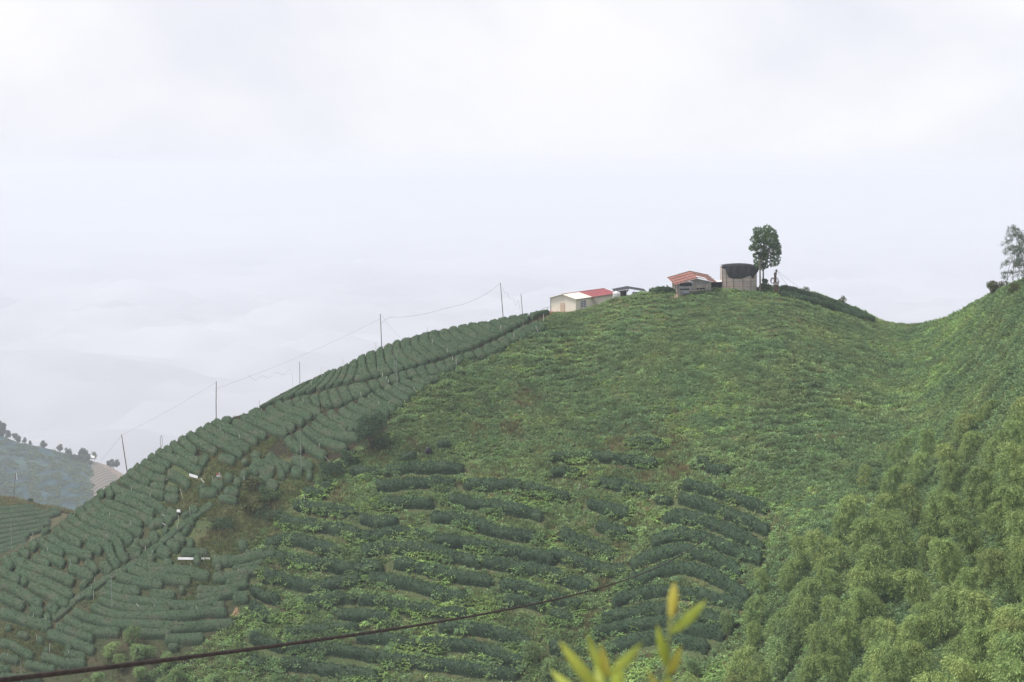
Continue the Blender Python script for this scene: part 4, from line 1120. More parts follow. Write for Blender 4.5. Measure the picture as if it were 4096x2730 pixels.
def cloud_sea():
    gx, gy = np.meshgrid(np.concatenate([[-90000, -30000], np.linspace(-9000, 9000, 260), [30000, 90000]]), np.concatenate([np.linspace(-1500, 9000, 160), np.linspace(9200, 24000, 60), [40000, 80000, 200000]]))
    z = -640 + 26 * waves(41, 1500)(gx, gy) + 20 * waves(42, 600)(gx, gy) + 10 * waves(43, 260)(gx, gy)
    z = -530 - np.log1p(np.exp(-(z + 545) / 12.0)) * 12.0
    V = np.stack([gx, gy, z], -1); nr, nc = z.shape
    i = np.arange(nr - 1)[:, None] * nc + np.arange(nc - 1)[None, :]
    o = mesh_np('cloud', V.reshape(-1, 3), np.stack([i, i + 1, i + nc + 1, i + nc], -1).reshape(-1, 4), solid('cloud_white', (0.44, 0.445, 0.465), (0.30, 0.305, 0.325), 0.0006, rough=1.0, spec=0.0), smooth=True)
    tag(o, 'white sea of cloud filling the valley behind the hill', 'cloud', kind='stuff')
cloud_sea()
hz = MB().box((0, 7350, -239.0), (16000, 15300, 564)).build('haze', None)
m, t, o = new_mat('haze_air')
pv = t.nodes.new('ShaderNodeVolumePrincipled')
pv.inputs['Color'].default_value = (0.81, 0.84, 0.90, 1)
pv.inputs['Density'].default_value = 0.0002
pv.inputs['Anisotropy'].default_value = 0.1
t.links.new(pv.outputs[0], o.inputs['Volume'])
hz.data.materials.append(m)
tag(hz, kind='stuff')

# ------------------------------------------------------------------ buildings on the summit
M['cream'] = solid('cream_panel', (0.78, 0.73, 0.62), (0.70, 0.65, 0.55), 0.5, rough=0.55)
M['cream_roof'] = solid('cream_roof', (0.80, 0.76, 0.64), (0.74, 0.70, 0.58), 0.6, rough=0.5)
M['red_roof'] = solid('red_roof', (0.35, 0.088, 0.090), (0.28, 0.070, 0.075), 0.5, rough=0.5)
M['rust_roof'] = solid('rust_roof', (0.30, 0.130, 0.105), (0.20, 0.085, 0.068), 1.4, rough=0.75, bump=0.3)
M['tan_door'] = solid('tan_door', (0.58, 0.44, 0.33), (0.50, 0.38, 0.28), 1.0)
M['grey_trim'] = solid('grey_trim', (0.22, 0.20, 0.19))
M['dark_net'] = solid('dark_net', (0.030, 0.032, 0.040), (0.018, 0.019, 0.024), 1.6, rough=0.9, bump=0.4)
M['brick'] = solid('orange_block', (0.46, 0.20, 0.13), (0.36, 0.15, 0.10), 3.0)
M['steel'] = solid('steel_tank', (0.72, 0.72, 0.72), (0.6, 0.6, 0.6), 1.0, rough=0.35, metal=0.5)
M['glass'] = solid('dark_glass', (0.10, 0.11, 0.13), (0.07, 0.08, 0.10), 1.0, rough=0.2)
M['grey_sheet'] = solid('grey_sheet', (0.34, 0.34, 0.34), (0.20, 0.20, 0.20), 1.0, bump=0.2)
M['tarp'] = solid('woven_tarp', (0.46, 0.37, 0.32), (0.33, 0.31, 0.295), 0.8, rough=0.8, bump=0.3, stretch=(0.5, 0.5, 2.5))
M['rust'] = solid('rusty_iron', (0.13, 0.065, 0.052), (0.06, 0.042, 0.042), 2.5, rough=0.8, bump=0.4)
M['concrete'] = solid('concrete', (0.34, 0.32, 0.30), (0.25, 0.24, 0.22), 1.5)
M['earth'] = solid('bare_earth', (0.36, 0.27, 0.19), (0.24, 0.18, 0.12), 0.8)
M['rock'] = solid('ochre_rock', (0.36, 0.25, 0.14), (0.20, 0.14, 0.085), 1.6, bump=0.5)
M['red'] = solid('red_paint', (0.50, 0.10, 0.09))

def cream_shed():
    o = at(2302.5, 1250, 309.0)
    e = empty('cream_shed', o, math.radians(-29.3))
    W, L, H, R = 5.1, 16.4, 2.42, 0.72        # gable width, length, eave height, rise of the ridge
    def gable(y, name, t):
        P = [(-W, y, -3), (0, y, -3), (0, y, H), (-W / 2, y, H + R), (-W, y, H)]
        m_ = MB().add(P + [(p[0], p[1] + t, p[2]) for p in P], [[0,1,2,3,4], [9,8,7,6,5], [0,5,6,1], [1,6,7,2], [2,7,8,3], [3,8,9,4], [4,9,5,0]])
        return m_.build(name, M['cream'], e)
    gable(0, 'gable_wall', 0.1); gable(L - 0.1, 'gable_wall', 0.1)
    MB().box((-0.05, L / 2, H / 2 - 1.5), (0.1, L - 0.21, H + 3)).build('side_wall', M['cream'], e)
    MB().box((-W + 0.05, L / 2, H / 2 - 1.5), (0.1, L - 0.21, H + 3)).build('side_wall', M['cream'], e)
    ov, t = 0.35, 0.06
    sl = R / (W / 2)
    for name, y0, y1, mat in (('roof_sheet', -0.45, 6.0, M['cream_roof']), ('roof_sheet', 6.003, L + 0.4, M['red_roof'])):
        for s in (1, -1):
            x0, x1 = -W / 2, (ov if s > 0 else -W - ov)
            z1 = H - sl * ov + 0.03
            q = [(x0, y0, H + R + 0.03), (x1, y0, z1), (x1, y1, z1), (x0, y1, H + R + 0.03)]
            if s < 0: q = [q[0], q[3], q[2], q[1]]
            rf = MB().slab(q, t).build(name, mat, e)
            for i in range(int((y1 - y0) / 0.8)):      # standing seams
                yy = y0 + 0.4 + 0.8 * i
                rib = MB().slab([(x0 - 0.0, yy, H + R + 0.085), (x1, yy, z1 + 0.065), (x1, yy + 0.05, z1 + 0.065), (x0, yy + 0.05, H + R + 0.085)] if s > 0 else
                                [(x0, yy, H + R + 0.085), (x0, yy + 0.05, H + R + 0.085), (x1, yy + 0.05, z1 + 0.065), (x1, yy, z1 + 0.065)], 0.03)
                rib.build('seam', mat, rf)
    MB().box((-W / 2, L / 2 + 0.0, H + R + 0.10), (0.3, L + 0.8, 0.06)).build('ridge_cap', M['red_roof'], e)
    MB().box((ov + 0.02, L / 2, H - sl * ov + 0.02), (0.07, L + 0.9, 0.12)).build('gutter', M['grey_trim'], e)
    MB().box((-W / 2, -0.03, H / 2 + 0.2), (0.10, 0.05, H + 0.4)).build('joint_strip', M['cream_roof'], e)
    MB().box((0.02, -0.02, H / 2 - 0.5), (0.08, 0.08, H + 1)).build('corner_trim', M['cream_roof'], e)
    MB().box((-W - 0.02, -0.02, H / 2 - 0.5), (0.1, 0.08, H + 1)).build('corner_trim', M['grey_trim'], e)
    dr = MB().box((-W / 2 - 0.12, -0.045, 0.72), (0.85, 0.06, 1.75)).build('door', M['tan_door'], e)
    MB().box((-W / 2 + 0.2, -0.09, 0.75), (0.05, 0.04, 0.12)).build('handle', M['grey_trim'], dr)
    wn = MB().box((0.02, 3.0, 1.28), (0.04, 2.1, 1.25)).build('window', M['glass'], e)
    for z in (0.66, 0.98, 1.28, 1.58, 1.90):
        MB().box((0.06, 3.0, z), (0.05, 2.2, 0.085 if z in (0.66, 1.90) else 0.06)).build('bar', M['white'], wn)
    for y in (1.93, 2.45, 3.0, 3.55, 4.07):
        MB().box((0.075, y, 1.28), (0.05, 0.09 if y in (1.93, 3.0, 4.07) else 0.05, 1.3)).build('bar', M['white'], wn)
    MB().box((0.09, 3.0, 0.60), (0.16, 2.3, 0.06)).build('sill', M['white'], wn)
    for i in range(7):
        MB().box((-W + 0.3 + i * 0.75 + random.uniform(-.05, .05), -0.32, -0.16), (0.62, 0.42, 0.26)).build('foundation_block', M['brick'], e)
    tag(e, 'long cream shed with red and cream metal roof on the ridge', 'shed')
    for i, (y, ln, lean) in enumerate(((6.5, 1.7, 0.5), (7.2, 1.4, 0.7), (7.6, 1.6, 0.45))):
        p0 = e.matrix_basis @ Vector((0.75, y, 0.75)); p1 = e.matrix_basis @ Vector((0.06, y - lean, 0.75 + ln))
        pl = MB().tube([p0, p1], 0.07, 4).build('leaning_plank', M['plank'])
        tag(pl, f'weathered plank leaning on the cream shed wall, {ordinal(i + 1)} from the window', 'plank', 'planks leaning on the shed')
    # small things at the gable corner
    bs = empty('water_basin', at(2204, 1262, 307.5))
    MB().lathe([(0.30, -0.3), (0.42, 0.0), (0.46, 0.12), (0.40, 0.12), (0.30, -0.1)], n=12).build('bowl', M['white'], bs)
    MB().lathe([(0.5, -0.5), (0.5, -0.31), (0.2, -0.3)], n=12).build('stand', M['dark_net'], bs)
    tag(bs, 'white basin on the ground at the corner of the cream shed', 'basin')
    rl = empty('pipe_rail', at(2190, 1268, 306.5))
    MB().tube([(0, 0, -0.3), (0, 0, 1.75)], 0.05, 6).build('post', M['grey_sheet'], rl)
    MB().tube([(-0.9, 0.2, 1.45), (1.0, -0.1, 1.95)], 0.035, 6).build('rail', M['grey_sheet'], rl)
    tag(rl, 'grey pipe post with slanting rail beside the cream shed', 'rail')
cream_shed()

def tank():
    e = empty('water_tank', at(2466, 1192, 312.0))
    MB().lathe([(0.60, 0.0), (0.66, 0.06), (0.66, 0.30), (0.68, 0.33), (0.66, 0.36), (0.66, 0.62), (0.68, 0.65), (0.66, 0.68), (0.66, 0.95), (0.5, 1.08), (0.22, 1.16), (0.22, 1.22), (0.05, 1.24)], n=20).build('tank_body', M['steel'], e, True)
    for x, y in ((-.62, -.62), (.62, -.62), (.62, .62), (-.62, .62)):
        MB().tube([(x * 1.05, y * 1.05, -2.2), (x, y, 0.9)], 0.04, 6).build('leg', M['white'], e)
    for z in (-0.05, 0.9):
        for (x0, y0), (x1, y1) in (((-.62, -.62), (.62, -.62)), ((.62, -.62), (.62, .62)), ((.62, .62), (-.62, .62)), ((-.62, .62), (-.62, -.62))):
            MB().tube([(x0, y0, z), (x1, y1, z)], 0.03, 5).build('brace', M['white'], e)
    tag(e, 'round steel water tank on a white frame behind the cream shed', 'tank')
tank()

def dark_shed():
    d = 327.0
    e = empty('netted_shed', at(2510, 1196, d))
    k = d / FPX
    q = lambda x, y: ((x - 2510) * k, (1196 - y) * k)
    (xa, za), (xb, zb), (xc, zc) = q(2452, 1162.5), q(2513, 1151.5), q(2580, 1162)
    n = 3.4
    MB().slab([(xa, -n, za), (xb, -n, zb), (xb, n, zb + 0.02), (xa, n, za)], 0.06).build('roof_net', M['dark_net'], e)
    MB().slab([(xb, -n, zb), (xc, -n, zc), (xc, n, zc), (xb, n, zb + 0.02)], 0.06).build('roof_net', M['dark_net'], e)
    MB().add([(xa + .1, -n + .2, -2), (xb, -n + .2, -2), (xb - .5, -n + .2, za - .2), (xb, -n + .2, zb - .1), (xa + .1, -n + .2, za - .05)], [[0, 1, 2, 3, 4]]).build('side_net', M['dark_net'], e)
    MB().slab([(xb - .3, -n + .25, -2), (xc - .2, -n + .25, -2), (xc - .2, -n + .25, zc - .12), (xb + .6, -n + .25, za - .05)], 0.05).build('pale_wall', M['grey_sheet'], e)
    for x, z in ((xa + .15, za), (xb - .55, zb - .1), (xb + 1.0, zb - .2), (xc - .2, zc)):
        MB().tube([(x, -n + .1, -2.2), (x, -n + .1, z - .05)], 0.04, 5).build('post', M['white'], e)
    tag(e, 'low shed roofed with dark shade netting behind the water tank', 'shed')
dark_shed()

def rusty_hut():
    d = 309.0
    k = d / FPX
    zk = 0.119
    e = empty('rusty_hut', at(2714.5, 1180, d), math.radians(7))
    ux = lambda x: (x - 790) * zk * k
    uz = lambda y: (990 - y) * zk * k
    # local: x along the gable end, y away from the camera
    W, D = ux(1810) + 0.55, 5.4
    H0, HR = uz(610), uz(430)
    MB().add([(0, 0, -.8), (W, 0, -.8), (W, 0, uz(560)), (W * .56, 0, HR - .12), (0, 0, H0 - .1), (0, .08, -.8), (W, .08, -.8), (W, .08, uz(560)), (W * .56, .08, HR - .12), (0, .08, H0 - .1)],
             [[0,1,2,3,4], [9,8,7,6,5], [0,5,6,1], [1,6,7,2], [2,7,8,3], [3,8,9,4], [4,9,5,0]]).build('gable_wall', M['grey_sheet'], e)
    for i in range(8):
        y = 0.1 + i * 0.66
        MB().box((-0.02, y + .3, H0 / 2 - .4), (0.07, 0.5 if i % 2 else 0.58, H0 + .7)).build('plank', M['plank'] if i % 3 else M['oldwood'], e)
    MB().box((W - .03, D / 2, .2), (0.06, D, 2.0)).build('side_wall', M['oldwood'], e)
    MB().box((W / 2, D, .2), (W, 0.06, 2.2)).build('back_wall', M['oldwood'], e)
    # what is patched onto the gable end
    MB().slab([(.35, -.05, uz(740)), (2.9, -.05, uz(690)), (2.9, -.05, uz(770)), (.35, -.05, uz(790))][::-1], 0.03).build('pale_sheet', M['grey_sheet'], e)
    MB().slab([(2.75, -.09, uz(690)), (W - .1, -.09, uz(640)), (W - .1, -.09, uz(750)), (2.75, -.09, uz(770))][::-1], 0.03).build('white_sheet', M['plank'], e)
    MB().box((1.3, -.04, uz(650)), (2.2, 0.03, 0.55)).build('dark_opening', M['dark_net'], e)
    MB().box((1.1, -.05, uz(800)), (1.7, 0.03, 0.32)).build('dark_opening', M['dark_net'], e)
    MB().box((4.1, -.05, uz(790)), (1.5, 0.03, 0.45)).build('dark_opening', M['dark_net'], e)
    for x in (2.95, 3.2, 3.75):
        MB().box((x, -.14, uz(680)), (0.10, 0.06, 2.1)).build('post', M['plank'], e)
    MB().tube([(.1, -.2, uz(870)), (3.0, -.2, uz(850)), (W + .2, -.2, uz(800))], 0.07, 5).build('beam', M['plank'], e)
    MB().slab([(.55, -.5, uz(930)), (1.9, -.5, uz(930)), (1.8, -.25, uz(870)), (.7, -.25, uz(870))], 0.03).build('blue_sheet', solid('blue_sheet', (0.24, 0.27, 0.33)), e)
    # two slopes of overlapping rusty sheets
    rx = W * .56
    for s, x1, z1 in ((-1, -.75, uz(640)), (1, W + .75, uz(575))):
        cols = 4
        for c in range(cols):
            y0, y1 = -.75 + c * (D + 1.4) / cols, -.75 + (c + 1.06) * (D + 1.4) / cols
            for rr in range(2):
                a0, a1 = rr * .5, (rr + 1) * .5 + .03
                lift = 0.05 - rr * 0.025 + 0.012 * (c % 2)
                p = lambda a, y: (rx + (x1 - rx) * a, y, HR + (z1 - HR) * a + lift + 0.13 * (y + .75) + 0.05 * math.sin(y * 1.3 + c))
                q = [p(a0, y0), p(a1, y0), p(a1, y1), p(a0, y1)]
                if s < 0: q = [q[0], q[3], q[2], q[1]]
                mat = M['white'] if (s > 0 and rr == 0 and c == 0) else M['rust_roof']
                MB().slab(q, 0.03).build('roof_sheet', mat, e)
        for y in (-.35, 1.6, 3.6, 5.4):
            MB().tube([(rx - s * .1, y, HR + .15 + 0.13 * (y + .75)), (x1 + s * .12, y, z1 + .15 + 0.13 * (y + .75))], 0.06, 5).build('batten', M['oldwood'], e)
    MB().tube([(rx * .5 - .2, -.6, (HR + uz(640)) / 2 + .16), (rx * .5 - .2, D + .5, (HR + uz(640)) / 2 + .72)], 0.05, 5).build('batten', M['oldwood'], e)
    MB().tube([(1.55, -.9, uz(525)), (2.35, -1.0, uz(565))], 0.05, 5).build('loose_stick', M['white'], e)
    tag(e, 'ramshackle hut with rusty red sheet roof and patched grey walls', 'hut')
    yard = mesh_np('yard_patch', np.array([gpt(np.array([x]), np.array([y]))[0] + (0, 0, 0.06) for x, y in ((2664,1186),(2680,1196),(2712,1192),(2712,1180),(2690,1175),(2668,1178))]), [[0,1,2,3,4,5]], M['earth'])
    tag(yard, kind='structure')
    f = empty('dark_fence', at(2866, 1152, 312.0))
    MB().box((0, 0, .3), (2.6, 0.06, 1.5)).build('net', M['dark_net'], f)
    MB().slab([(-1.1, -.7, 1.15), (1.2, -.7, 1.15), (1.2, .8, 1.3), (-1.1, .8, 1.3)], 0.03).build('cover_sheet', M['white'], f)
    for x in (-1.2, 0, 1.2):
        MB().tube([(x, 0.05, -.6), (x, 0.05, 1.1)], 0.04, 5).build('post', M['oldwood'], f)
    tag(f, 'dark netting fence with white cover between hut and tarpaulin shelter', 'fence')
rusty_hut()

def shelter():
    d = 311.3
    k = d / FPX; zk = .2041
    X = lambda x: (x - 530) * zk * k
    Z = lambda y: (1440 - y) * zk * k
    e = empty('netted_shelter', at(2850 + 530 * zk, 860 + 1440 * zk, d))
    xs = [190, 265, 408, 588, 748, 862]
    def yy(x):     # the wall bows towards the viewer
        u = (x - 525) / 340
        return -0.45 * (1 - u * u)
    tops = {190: 1030, 265: 1045, 408: 1040, 588: 1030, 748: 1035, 862: 1050}
    for a, b in zip(xs[:-1], xs[1:]):
        n = 5
        V, Fs = [], []
        for i in range(n):
            x = a + (b - a) * i / (n - 1)
            for j in range(6):
                z = -.8 + (Z(np.interp(x, xs, [tops[q] for q in xs])) + .8) * j / 5
                V.append((X(x), yy(x) + 0.05 * math.sin(x * .06 + j * 1.1), z))
        for i in range(n - 1):
            for j in range(5):
                Fs.append([i*6+j, (i+1)*6+j, (i+1)*6+j+1, i*6+j+1])
        mesh_np('wall_panel', np.array(V), Fs, M['tarp'], e, True)
        for z in (1150, 1230, 1300, 1360, 1400):
            MB().tube([(X(a), yy(a) - .03, Z(z)), (X((a + b) / 2), yy((a + b) / 2) - .04, Z(z + 4)), (X(b), yy(b) - .03, Z(z))], 0.022, 4).build('rail', M['brick'] if z == 1360 else M['oldwood'], e)
    for x in xs:
        MB().tube([(X(x), yy(x) - .06, -.8), (X(x), yy(x) - .06, Z(tops[x]))], 0.045, 5).build('post', M['oldwood'], e)
    # net draped over the top: dips in front
    top = [(190,1005),(300,985),(420,975),(540,970),(660,975),(780,990),(870,1015),(905,1060)]
    low = [(190,1045),(255,1060),(285,1170),(310,1225),(400,1248),(500,1245),(540,1255),(590,1235),(700,1200),(748,1185),(790,1270),(820,1190),(862,1150),(895,1110),(905,1075)]
    n = 40
    V, Fs = [], []
    xsn = np.linspace(188, 906, n)
    rows = 8
    for i, x in enumerate(xsn):
        tz = np.interp(x, [q[0] for q in top], [q[1] for q in top]); lz = np.interp(x, [q[0] for q in low], [q[1] for q in low])
        V.append((X(x), yy(min(x, 862)) + 4.5, Z(tz) - .1)); V.append((X(x), yy(min(x, 862)) + 2.2, Z(tz) + .12))
        for j in range(rows):
            f = j / (rows - 1)
            V.append((X(x), yy(min(x, 862)) - .10 - .12 * math.sin(f * 3.1) * (1 + .6 * math.sin(x * .045)), Z(tz + (lz - tz) * f)))
    m_ = rows + 2
    for i in range(n - 1):
        for j in range(m_ - 1):
            Fs.append([i*m_+j, i*m_+j+1, (i+1)*m_+j+1, (i+1)*m_+j])
    mesh_np('shade_net', np.array(V), Fs, M['dark_net'], e, True)
    mesh_np('back_wall', np.array([(X(190), 3.3, -.8), (X(862), 3.3, -.8), (X(862), 3.3, Z(1030)), (X(190), 3.3, Z(1030))]), [[0, 1, 2, 3]], M['tarp'], e)
    for x, a in ((190, 0), (862, 1)):
        mesh_np('side_wall', np.array([(X(x), yy(x), -.8), (X(x), 3.3, -.8), (X(x), 3.3, Z(1030)), (X(x), yy(x), Z(1045))]), [[0, 1, 2, 3]], M['tarp'], e)
    tag(e, 'tall tarpaulin shelter with dark net draped over its top', 'shelter')
    p = MB().tube([at(3041, 1176, 310.3), at(3040, 1090, 310.3), at(3040, 1036, 310.3)], [0.17, 0.15, 0.12], 7).build('timber_post', M['oldwood'])
    tag(p, 'thick weathered timber post right of the tarpaulin shelter', 'post')
shelter()

def winch():
    d = 310.0
    k = d / FPX * (80 / 1140)
    X = lambda x: (x - 620) * k
    Z = lambda y: (1300 - y) * k
    e = empty('cable_winch', at(3060 + 620 * 80 / 1140, 1060 + 1300 * 80 / 1140, d))
    MB().box((X(625), 0, Z(1075)), (X(760) - X(490), 1.1, Z(1010) - Z(1145))).build('plinth', M['concrete'], e)
    MB().box((X(630), 0, Z(1240)), (X(745) - X(515), 0.8, 1.6)).build('footing', M['rust'], e)
    MB().tube([(X(575), 0, Z(1010)), (X(585), 0, Z(760)), (X(580), 0, Z(560)), (X(600), 0, Z(440))], [.27, .24, .22, .20], 8).build('mast', M['rust'], e)
    MB().box((X(585), -.05, Z(520)), (X(665) - X(510), 0.4, Z(460) - Z(590))).build('gearbox', M['rust'], e)
    MB().tube([(X(625), 0, Z(470)), (X(640), 0, Z(400)), (X(655), 0, Z(330)), (X(655), 0, Z(260))], [.12, .14, .18, .12], 8).build('head', M['rust'], e)
    MB().tube([(X(620), 0, Z(325)), (X(490), 0, Z(370))], .035, 5).build('arm', M['rust'], e)
    ring = [(X(430) + .36 * math.cos(a) * .9, 0.12, Z(900) + .50 * math.sin(a)) for a in np.linspace(0, 2 * math.pi, 17)]
    MB().tube(ring, .075, 6, False).build('drum_wheel', M['rust'], e)
    MB().tube([(X(490), 0, Z(740)), (X(380), .05, Z(830)), (X(355), .1, Z(960))], .07, 5).build('guard', M['rust'], e)
    for x in (655, 715, 775):
        MB().tube([(X(x - 60), .1, Z(690 + (x - 655) * .5)), (X(x - 8), .1, Z(800)), (X(x), .1, Z(1010))], .04, 5).build('brace', M['rust'], e)
    MB().box((X(785), 0, Z(960)), (.14, .3, Z(900) - Z(1010))).build('counterweight', M['rust'], e)
    tag(e, 'rusty iron cable winch on a concrete plinth on the skyline', 'winch')
    for i, (x, y) in enumerate(((3165, 1160), (3230, 1172))):
        g = MB().tube([at(3106, 1082, d), at((3106 + x) / 2, (1082 + y) / 2 + 3, d), at(x, y, d)], 0.018, 4).build('guy_wire', M['wire'])
        tag(g, ['short steep', 'long shallow'][i] + ' guy wire running right from the cable winch', 'wire')
winch()

# ------------------------------------------------------------------ poles, wires, stakes
def pole(px0, py0, px1, py1, r, label, mat='oldwood', cat='pole', name='pole', sink=0.6):
    d = float(depth_at(px0, py0))
    b, t = at(px0, py0, d), at(px1, py1, d)
    v = (b - t).normalized()
    o = MB().tube([b + v * sink, b.lerp(t, .5) + Vector((random.uniform(-.04, .04), 0, 0)), t], [r, r * .9, r * .75], 6).build(name, M[mat])
    tag(o, label, cat)
    return t, b
T1, _ = pole(2013, 1276, 2001.6, 1131.6, .085, 'tallest leaning timber pole on the ridge left of the shed')
T2, _ = pole(2094, 1332, 2084, 1176, .075, 'grey timber pole nearest the cream shed')
T3, _ = pole(1527, 1398, 1521, 1256, .085, 'timber pole at the middle of the tea ridge skyline')
T4, _ = pole(1199, 1552, 1198, 1448, .055, 'thin straight pole on the ridge between the two wire poles')
T5, _ = pole(865, 1686, 865, 1526.5, .085, 'upright timber pole at the notch of the left ridge')
T6, _ = pole(506, 1872, 486, 1739, .085, 'leaning timber pole lowest on the left skyline')
pole(1590, 1568, 1586, 1412, .045, 'thin grey pole among the tea below the ridge path', 'grey_sheet')
pole(1206.5, 1891, 1200, 1715, .05, 'thin grey pole standing in the tea above the gully', 'grey_sheet')
pole(449, 2450, 444, 2308, .045, 'thin grey pole right of the diagonal hedge', 'grey_sheet')
pole(86, 2740, 83, 2640, .045, 'thin grey pole in the lowest tea rows at the left', 'grey_sheet')
pole(3037, 1345, 3037, 1238, .04, 'thin dark pole in the weeds below the netted shelter', 'oldwood')
pole(48, 2205, 42, 2071, .04, 'thin pale pole rising over the left spur', 'grey_sheet')
_d = 415.0
sp = MB().tube([at(54, 2003, _d), at(58, 1950, _d), at(63, 1890, _d)], [.10, .09, .08], 6).build('pole', M['oldwood'])
tag(sp, 'leaning dark pole on the grassy top of the left spur', 'pole')
fl = MB().slab([at(63, 1890, _d - .2), at(66, 1890, _d - .2), at(70, 1921, _d - .2), at(67, 1921, _d - .2)][::-1], .02).build('white_strip', M['white'])
tag(fl, 'white strip hanging from the leaning pole on the left spur', 'strip')

def wire(label, pts, r=0.014, mat='wire', name='wire'):
    C = resample(np.array([(p[0], p[1]) for p in pts]), n=max(12, len(pts) * 5))
    d0, d1 = pts[0][2], pts[-1][2]
    P = [at(c[0], c[1], d0 + (d1 - d0) * i / (len(C) - 1)) for i, c in enumerate(C)]
    o = MB().tube(P, r, 4).build(name, M[mat])
    return tag(o, label, 'wire')
d1, d3, d5, d6 = T1.y, T3.y, T5.y, T6.y
zz = lambda x, y: (1000 + x * .51, 1050 + y * .51)
wire('sagging wire strung from the tallest ridge pole to the middle pole', [(*zz(1964,161), d1), (*zz(1880,235), d1), (*zz(1700,325), d1), (*zz(1580,350), d1), (*zz(1450,385), d1), (*zz(1330,415), d1), (*zz(1180,433), d1), (*zz(1085,427), d1), (*zz(1030,480), d3)], .017)
wire('long wire from the middle ridge pole down to the notch pole', [(1520, 1276, d3), (1360, 1356, d3), (1200, 1427, d3), (1040, 1492, d3), (866, 1556, d5)], .012)
wire('straight wire from the notch pole down to the lowest leaning pole', [(865, 1530, d5), (700, 1630, d5), (600, 1683, d5), (487, 1742, d6)], .012)
wire('faint wire dropping left from the lowest leaning pole', [(486, 1744, d6), (450, 1788, d6), (405, 1842, d6)], .012)
wire('faint stay wire slanting from the middle ridge pole', [(*zz(1030, 410), d3), (*zz(1075, 480), d3), (*zz(1180, 590), d3 - 2)], .011)
wire('looping hose between the two poles near the shed', [(*zz(1975,185), d1), (*zz(2000,250), d1), (*zz(2015,225), d1), (*zz(2040,305), d1), (*zz(2062,260), d1), (*zz(2085,360), d1), (*zz(2102,275), d1), (*zz(2120,385), d1)], .012)
wire('scalloped hose hanging below the long ridge wire', [(*zz(-20,880), d5), (*zz(45,935), d5), (*zz(95,880), d5), (*zz(150,918), d5), (*zz(205,850), d5), (*zz(260,895), d5), (*zz(325,815), d3), (*zz(338,975), d3)], .011)
wire('pale hose hanging from the pole down through the ridge tea', [(1562, 1380, 292), (1574, 1416, 290), (1580, 1470, 287), (1583, 1540, 284)], .014, 'grey_sheet')
hp = at(645, 1790, 281.0)
ring = [hp + Vector((.16 * math.cos(a), .05 * math.cos(2 * a), 1.0 + .95 * math.sin(a))) for a in np.linspace(0, 2 * math.pi, 20)]
o = MB().tube(ring, .035, 5, False).build('cable_coil', M['wire'])
tag(o, 'tall narrow coil of black hose on the left skyline', 'coil')

STK = '''E 650,490 650,575|E 711,645 710,715|E 893,755 895,830|E 957,850 967,935|E 1005,880 1005,970|E 32,980 37,1055|E 93,1050 97,1130|E 141,1100 139,1165|E 172,1130 168,1200|E 475,1230 508,1290|E 48,1405 42,1480|E 176,1410 171,1460|E 1379,385 1374,440|E 1557,470 1562,555
E 1718,560 1728,645|E 1893,330 1893,385|E 2087,330 2087,410|E 1990,480 2022,555|D 168,1065 165,1135|D 790,920 794,1010|D 917,655 908,750|D 1652,820 1660,910|D 957,965 957,990|D 140,930 140,1000|D 1060,445 1066,530|D 1387,315 1385,390|D 1878,70 1878,180
C 1420,410 1423,495|C 1707,515 1708,600|C 910,840 912,890|C 96,1295 98,1385|C 373,1400 376,1460|C 825,1330 858,1455|C 1307,1135 1315,1220|C 1432,1140 1437,1200|C 1775,1140 1775,1190|C 2036,130 2033,205|C 1838,150 1847,200|C 1152,395 1143,450
A 1962,175 1967,265|A 1637,560 1638,665|A 1360,430 1368,500|A 1948,690 1960,800|A 709,1090 710,1170|A 1043,1260 1052,1340|A 491,860 493,920|A 463,915 467,980|A 2170,1065 2168,1130|A 1362,1440 1363,1480|A 1413,1530 1415,1568
G 1143,635 1146,665|G 1163,810 1163,855|G 1771,870 1772,935|G 697,1335 698,1385|G 467,1330 513,1388|G 1228,1355 1255,1425|G 580,595 579,650|G 671,645 669,690|G 1002,195 1004,265|G 989,310 991,380|G 1145,90 1155,190
B 181,485 180,535|B 486,575 494,640|B 662,610 685,690|B 1333,175 1334,210|B 1366,230 1366,315|B 1650,370 1650,420|B 1990,425 2045,490|B 533,880 537,950|B 728,1000 721,1160|B 998,1110 1001,1180|B 108,1165 118,1215|B 1610,800 1610,820
Z 543,340 543,380|Z 588,445 630,490|Z 425,740 427,800|X 183,360 170,395'''.replace('\n', '|').split('|')
st = []
for s in STK:
    P, _ = parse(s)
    st.append(P)
st.sort(key=lambda P: P[0, 0])
for i, P in enumerate(st):
    d = float(depth_at(P[1, 0], P[1, 1] + 6)) - 0.35
    t, b = at(P[0, 0], P[0, 1], d), at(P[1, 0], P[1, 1] + 2, d)
    b2 = b + (b - t).normalized() * 0.8
    o = MB().tube([b2, t], [.045, .038], 5).build('white_stake', M['stake'])
    tag(o, f'thin white stake standing in the tea field, {ordinal(i + 1)} counting from the left edge', 'stake', 'white stakes in the tea')

